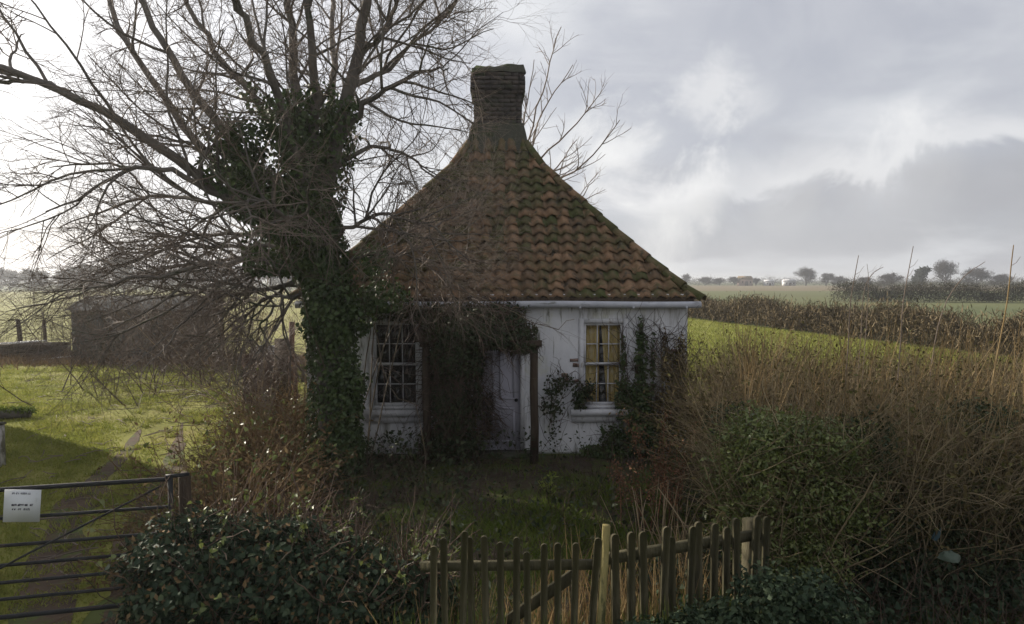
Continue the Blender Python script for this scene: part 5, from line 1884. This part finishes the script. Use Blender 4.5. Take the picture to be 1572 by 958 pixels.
# ================================================================== far hedges and trees
def far_hedge(name, label, path, h, w, n, m, size, thin=.2, cat='hedge'):
    path = np.array(path, dtype=float)
    root = thing(name, (path[0][0], path[0][1], 0), label, cat)
    seg = np.linalg.norm(np.diff(path, axis=0), axis=1)
    cum = np.concatenate([[0], np.cumsum(seg)]) / seg.sum()
    t = R.uniform(0, 1, n)
    x, y = np.interp(t, cum, path[:, 0]), np.interp(t, cum, path[:, 1])
    L_ = seg.sum()
    hh = h * (1 + .30 * np.sin(t * L_ * .9) * np.sin(t * L_ * .23 + 1) + .14 * np.sin(t * L_ * 2.3) + R.normal(0, .14, n))
    hh = np.maximum(hh, .1)
    p = np.stack([x + R.normal(0, w * .4, n), y + R.normal(0, w * .4, n), hh * R.uniform(0, 1, n) ** .75], 1)
    mb = MB().leaves(p, R.normal(0, .6, (n, 3)) + np.array((0, 0, .7)), R.normal(0, 1, (n, 3)), R.uniform(size[0], size[1], n), thin, .2, 4)
    tag(rel(mb.build('foliage', m), root), kind='stuff')
    return root


far_hedge('field_hedge', 'dark hedge along the far side of the bright green crop field', [(20, 8), (17.9, 15), (16.2, 24), (12.3, 43), (9.5, 58)], 1.12, 1.2, 100000, M['field_brush'], (.10, .36), .06)
far_hedge('field_hedge', 'brown rank growth in front of the second hedge at the right edge', [(19, 22), (30, 32), (44, 40), (60, 46)], 1.0, 2.2, 40000, M['field_brush'], (.12, .5), .06)
far_hedge('field_hedge', 'dark hedge crossing the far meadow at the right edge', [(38, 78), (55, 74), (80, 70), (100, 66)], 1.7, 1.6, 80000, M['far_hedge'], (.08, .26), .3)
far_hedge('field_hedge', 'thin grey hedge along the far edge of the ploughed field', [(60, 300), (120, 305), (200, 300), (330, 300)], 3.0, 3.0, 22000, M['far_twig'], (.3, .9))
far_hedge('field_hedge', 'low dark hedge under the left-hand line of trees', [(-190, 150), (-120, 152), (-70, 153), (-30, 154)], 2.2, 2.0, 22000, M['far_hedge'], (.2, .6))
far_hedge('field_hedge', 'hedge behind the cottage at the end of the crop field', [(9.5, 58), (-8, 60), (-40, 62)], 1.5, 1.0, 7000, M['far_hedge'], (.15, .4))
far_hedge('field_hedge', 'brown hedge between the meadow and the far trees on the right', [(82, 165), (120, 168), (180, 162), (230, 150)], 1.9, 2.2, 60000, M['far_hedge'], (.12, .36))


def tree_meshes(h, spread, k1, k2, k3, rad, lean=0.0, upright=.25):
    tp = grow(np.zeros((1, 3)), np.array([(lean, 0, 1.0)]), np.array([h * .55]), 7, .05)
    tr = (h * .022 * np.linspace(1, .5, 7))[None]
    tm = MB().tubes(tp, tr, 7).mesh('trunk')
    a, ra = spawn(tp, tr, k1, (spread * .7, spread * 1.3), (.35, 1.15), 6, .10, (lean * .2, 0, upright), h * .012, .12, 1, .4)
    b, rb = spawn(a, ra, k2, (spread * .35, spread * .75), (.3, 1.0), 5, .14, (lean * .2, 0, .06), rad * 1.5, .2, 1, .5)
    c, rc = spawn(b, rb, k3, (spread * .15, spread * .4), (.3, 1.1), 4, .15, (0, 0, .02), rad, .1, 1, .6)
    rc = np.maximum(rc, rad * .45)
    cb = MB().tubes(a, ra, 4).tubes(b, rb, 3).tubes(c, rc, 3)
    pts = c[:, 1:].reshape(-1, 3)
    pts = pts[R.integers(0, len(pts), 5200)] + R.normal(0, spread * .05, (5200, 3))
    cb.leaves(pts, R.normal(0, 1, pts.shape) + np.array((0, 0, .3)), R.normal(0, 1, pts.shape), R.uniform(.12, .38, 5200), .22, .2, 4)
    cm = cb.mesh('crown')
    return tm, cm


KINDS = [tree_meshes(6.0, 2.6, 18, 7, 6, .035), tree_meshes(7.0, 3.1, 20, 7, 6, .035), tree_meshes(5.0, 2.8, 18, 7, 6, .035, upright=.1)]


def far_tree(kind, px, d, h, label, group, mtw='far_twig', rz=None, wide=1.0):
    b = P(px, 440, d)
    root = thing('bare_tree', (b[0], b[1], 0), label, 'tree', R.uniform(0, 6.28) if rz is None else rz, group)
    tm, cm = KINDS[kind]
    s = h / (6.8, 7.9, 5.6)[kind]
    root.scale = (s * wide, s * wide, s)
    link('trunk', tm, M['far_twig'], root)
    link('crown', cm, M[mtw], root)
    return root


i = 0
for px in np.arange(-60, 460, 21):
    far_tree(i % 3, px + R.normal(0, 5), 150 + R.normal(0, 5), R.uniform(5.8, 8.2), 'grey bare tree in the far line along the top of the left-hand pasture', 'bare trees along the far edge of the left pasture', wide=1.25)
    i += 1
far_tree(1, 190, 112, 9.5, 'tallest bare tree standing in front of the left-hand tree line', None)
for px, d, h, k, lab, wd in [(1052, 300, 5.5, 1, 'small round bare tree just past the right end of the eaves', 1.0), (1237, 290, 8.2, 1, 'left and taller of the pair of bare trees near the white barns', 1.3), (1268, 290, 5.8, 0, 'right and lower of the pair of bare trees near the white barns', 1.4),
                             (1453, 240, 10.0, 1, 'round-crowned bare tree standing highest on the right skyline', 1.0), (1500, 235, 6.2, 2, 'broad low bare tree right of the round-crowned one', 1.4), (1160, 300, 3.6, 0, 'low bare tree right of the red brick farmhouse', 1.5),
                             (1540, 230, 4.2, 2, 'lowest bare tree at the right end of the skyline', 1.6), (1370, 220, 4.4, 2, 'low bare tree left of the far evergreen', 1.6), (1105, 300, 3.2, 2, 'low bare tree between the eaves and the red brick farmhouse', 1.6), (1128, 300, 4.2, 0, 'rounded bare tree touching the left side of the red brick farmhouse', 1.5),
                             (1082, 300, 3.6, 2, 'wide bare bush second along the skyline from the eaves', 1.8), (1290, 280, 3.8, 2, 'wide bare bush right of the pair of bare trees', 1.7), (1330, 240, 3.8, 0, 'wide bare bush behind the spurred hedge shoot', 1.7)]:
    far_tree(k, px, d, h * 1.2, lab, None, wide=wd * 1.15)
# evergreen with a wind-swept head
b = P(1410, 446, 200)
ev = thing('evergreen_tree', (b[0], b[1], 0), 'dark wind-swept evergreen tree on the right skyline', 'tree')
mb = MB().tubes([[(0, 0, 0), (.1, 0, 2), (.5, 0, 4.5)]], [[.25, .2, .1]], 7)
mb.build('trunk', M['far_twig'], ev)
mb = MB()
leaf_mass(mb, [((0.0, 0, 2.4), (1.9, 1.9, 2.0), 900), ((.7, 0, 4.6), (1.6, 1.6, 1.5), 800), ((1.9, 0, 5.6), (1.5, 1.2, .8), 400)], (.3, .7), .6, 4, .1, 1.0, .3)
tag(mb.build('crown', M['far_ever'], ev), kind='stuff')


def barn(px, d, w, h, dep, wm, rm, name, label):
    b = P(px, 440, d)
    root = thing(name, (b[0], b[1], 0), label, 'building')
    MB().box(-w / 2, w / 2, 0, dep, 0, h).build('wall', wm, root)
    V = [(-w / 2 - .2, -.3, h), (w / 2 + .2, -.3, h), (w / 2 + .2, dep + .3, h), (-w / 2 - .2, dep + .3, h), (-w / 2 - .2, dep / 2, h + dep * .3), (w / 2 + .2, dep / 2, h + dep * .3)]
    MB().add(V, [(0, 1, 5, 4), (2, 3, 4, 5), (0, 3, 2, 1)], [(1, 2, 5), (3, 0, 4)]).build('roof', rm, root)
    MB().box(-w * .12, w * .12, -.06, -.01, .02, h * .7).build('door', M['dark_wood'], root)
    for s in (-.32, .32):
        MB().box(w * s - w * .06, w * s + w * .06, -.06, -.01, h * .4, h * .75).build('window', M['dark_wood'], root)
    return root


barn(1182, 296, 3.6, 1.7, 3.0, M['pale_board'], M['pale_board'], 'white_barn', 'small white barn nearer the red brick farmhouse on the horizon')
barn(1213, 296, 5.0, 1.9, 3.0, M['pale_board'], M['pale_board'], 'white_barn', 'wider white barn beside the pair of bare trees on the horizon')
barn(1146, 298, 5.5, 2.8, 5.0, M['brick'], M['tile_many'], 'farmhouse', 'tiny red brick farmhouse among trees on the horizon')


# ================================================================== the damp winter air
hb = MB().box(-2700, 2700, -50, 3700, -1.0, 13.0)
hz = hb.build('haze')
hm = bpy.data.materials.new('thin haze')
hm.use_nodes = True
hN, hL = hm.node_tree.nodes, hm.node_tree.links
hN.clear()
ho = hN.new('ShaderNodeOutputMaterial')
hv = hN.new('ShaderNodeVolumePrincipled')
hv.inputs['Color'].default_value = (.86, .89, .93, 1)
hv.inputs['Density'].default_value = 0.0009
hv.inputs['Anisotropy'].default_value = 0.45
hL.new(hv.outputs[0], ho.inputs['Volume'])
hz.data.materials.append(hm)
tag(hz, kind='stuff')
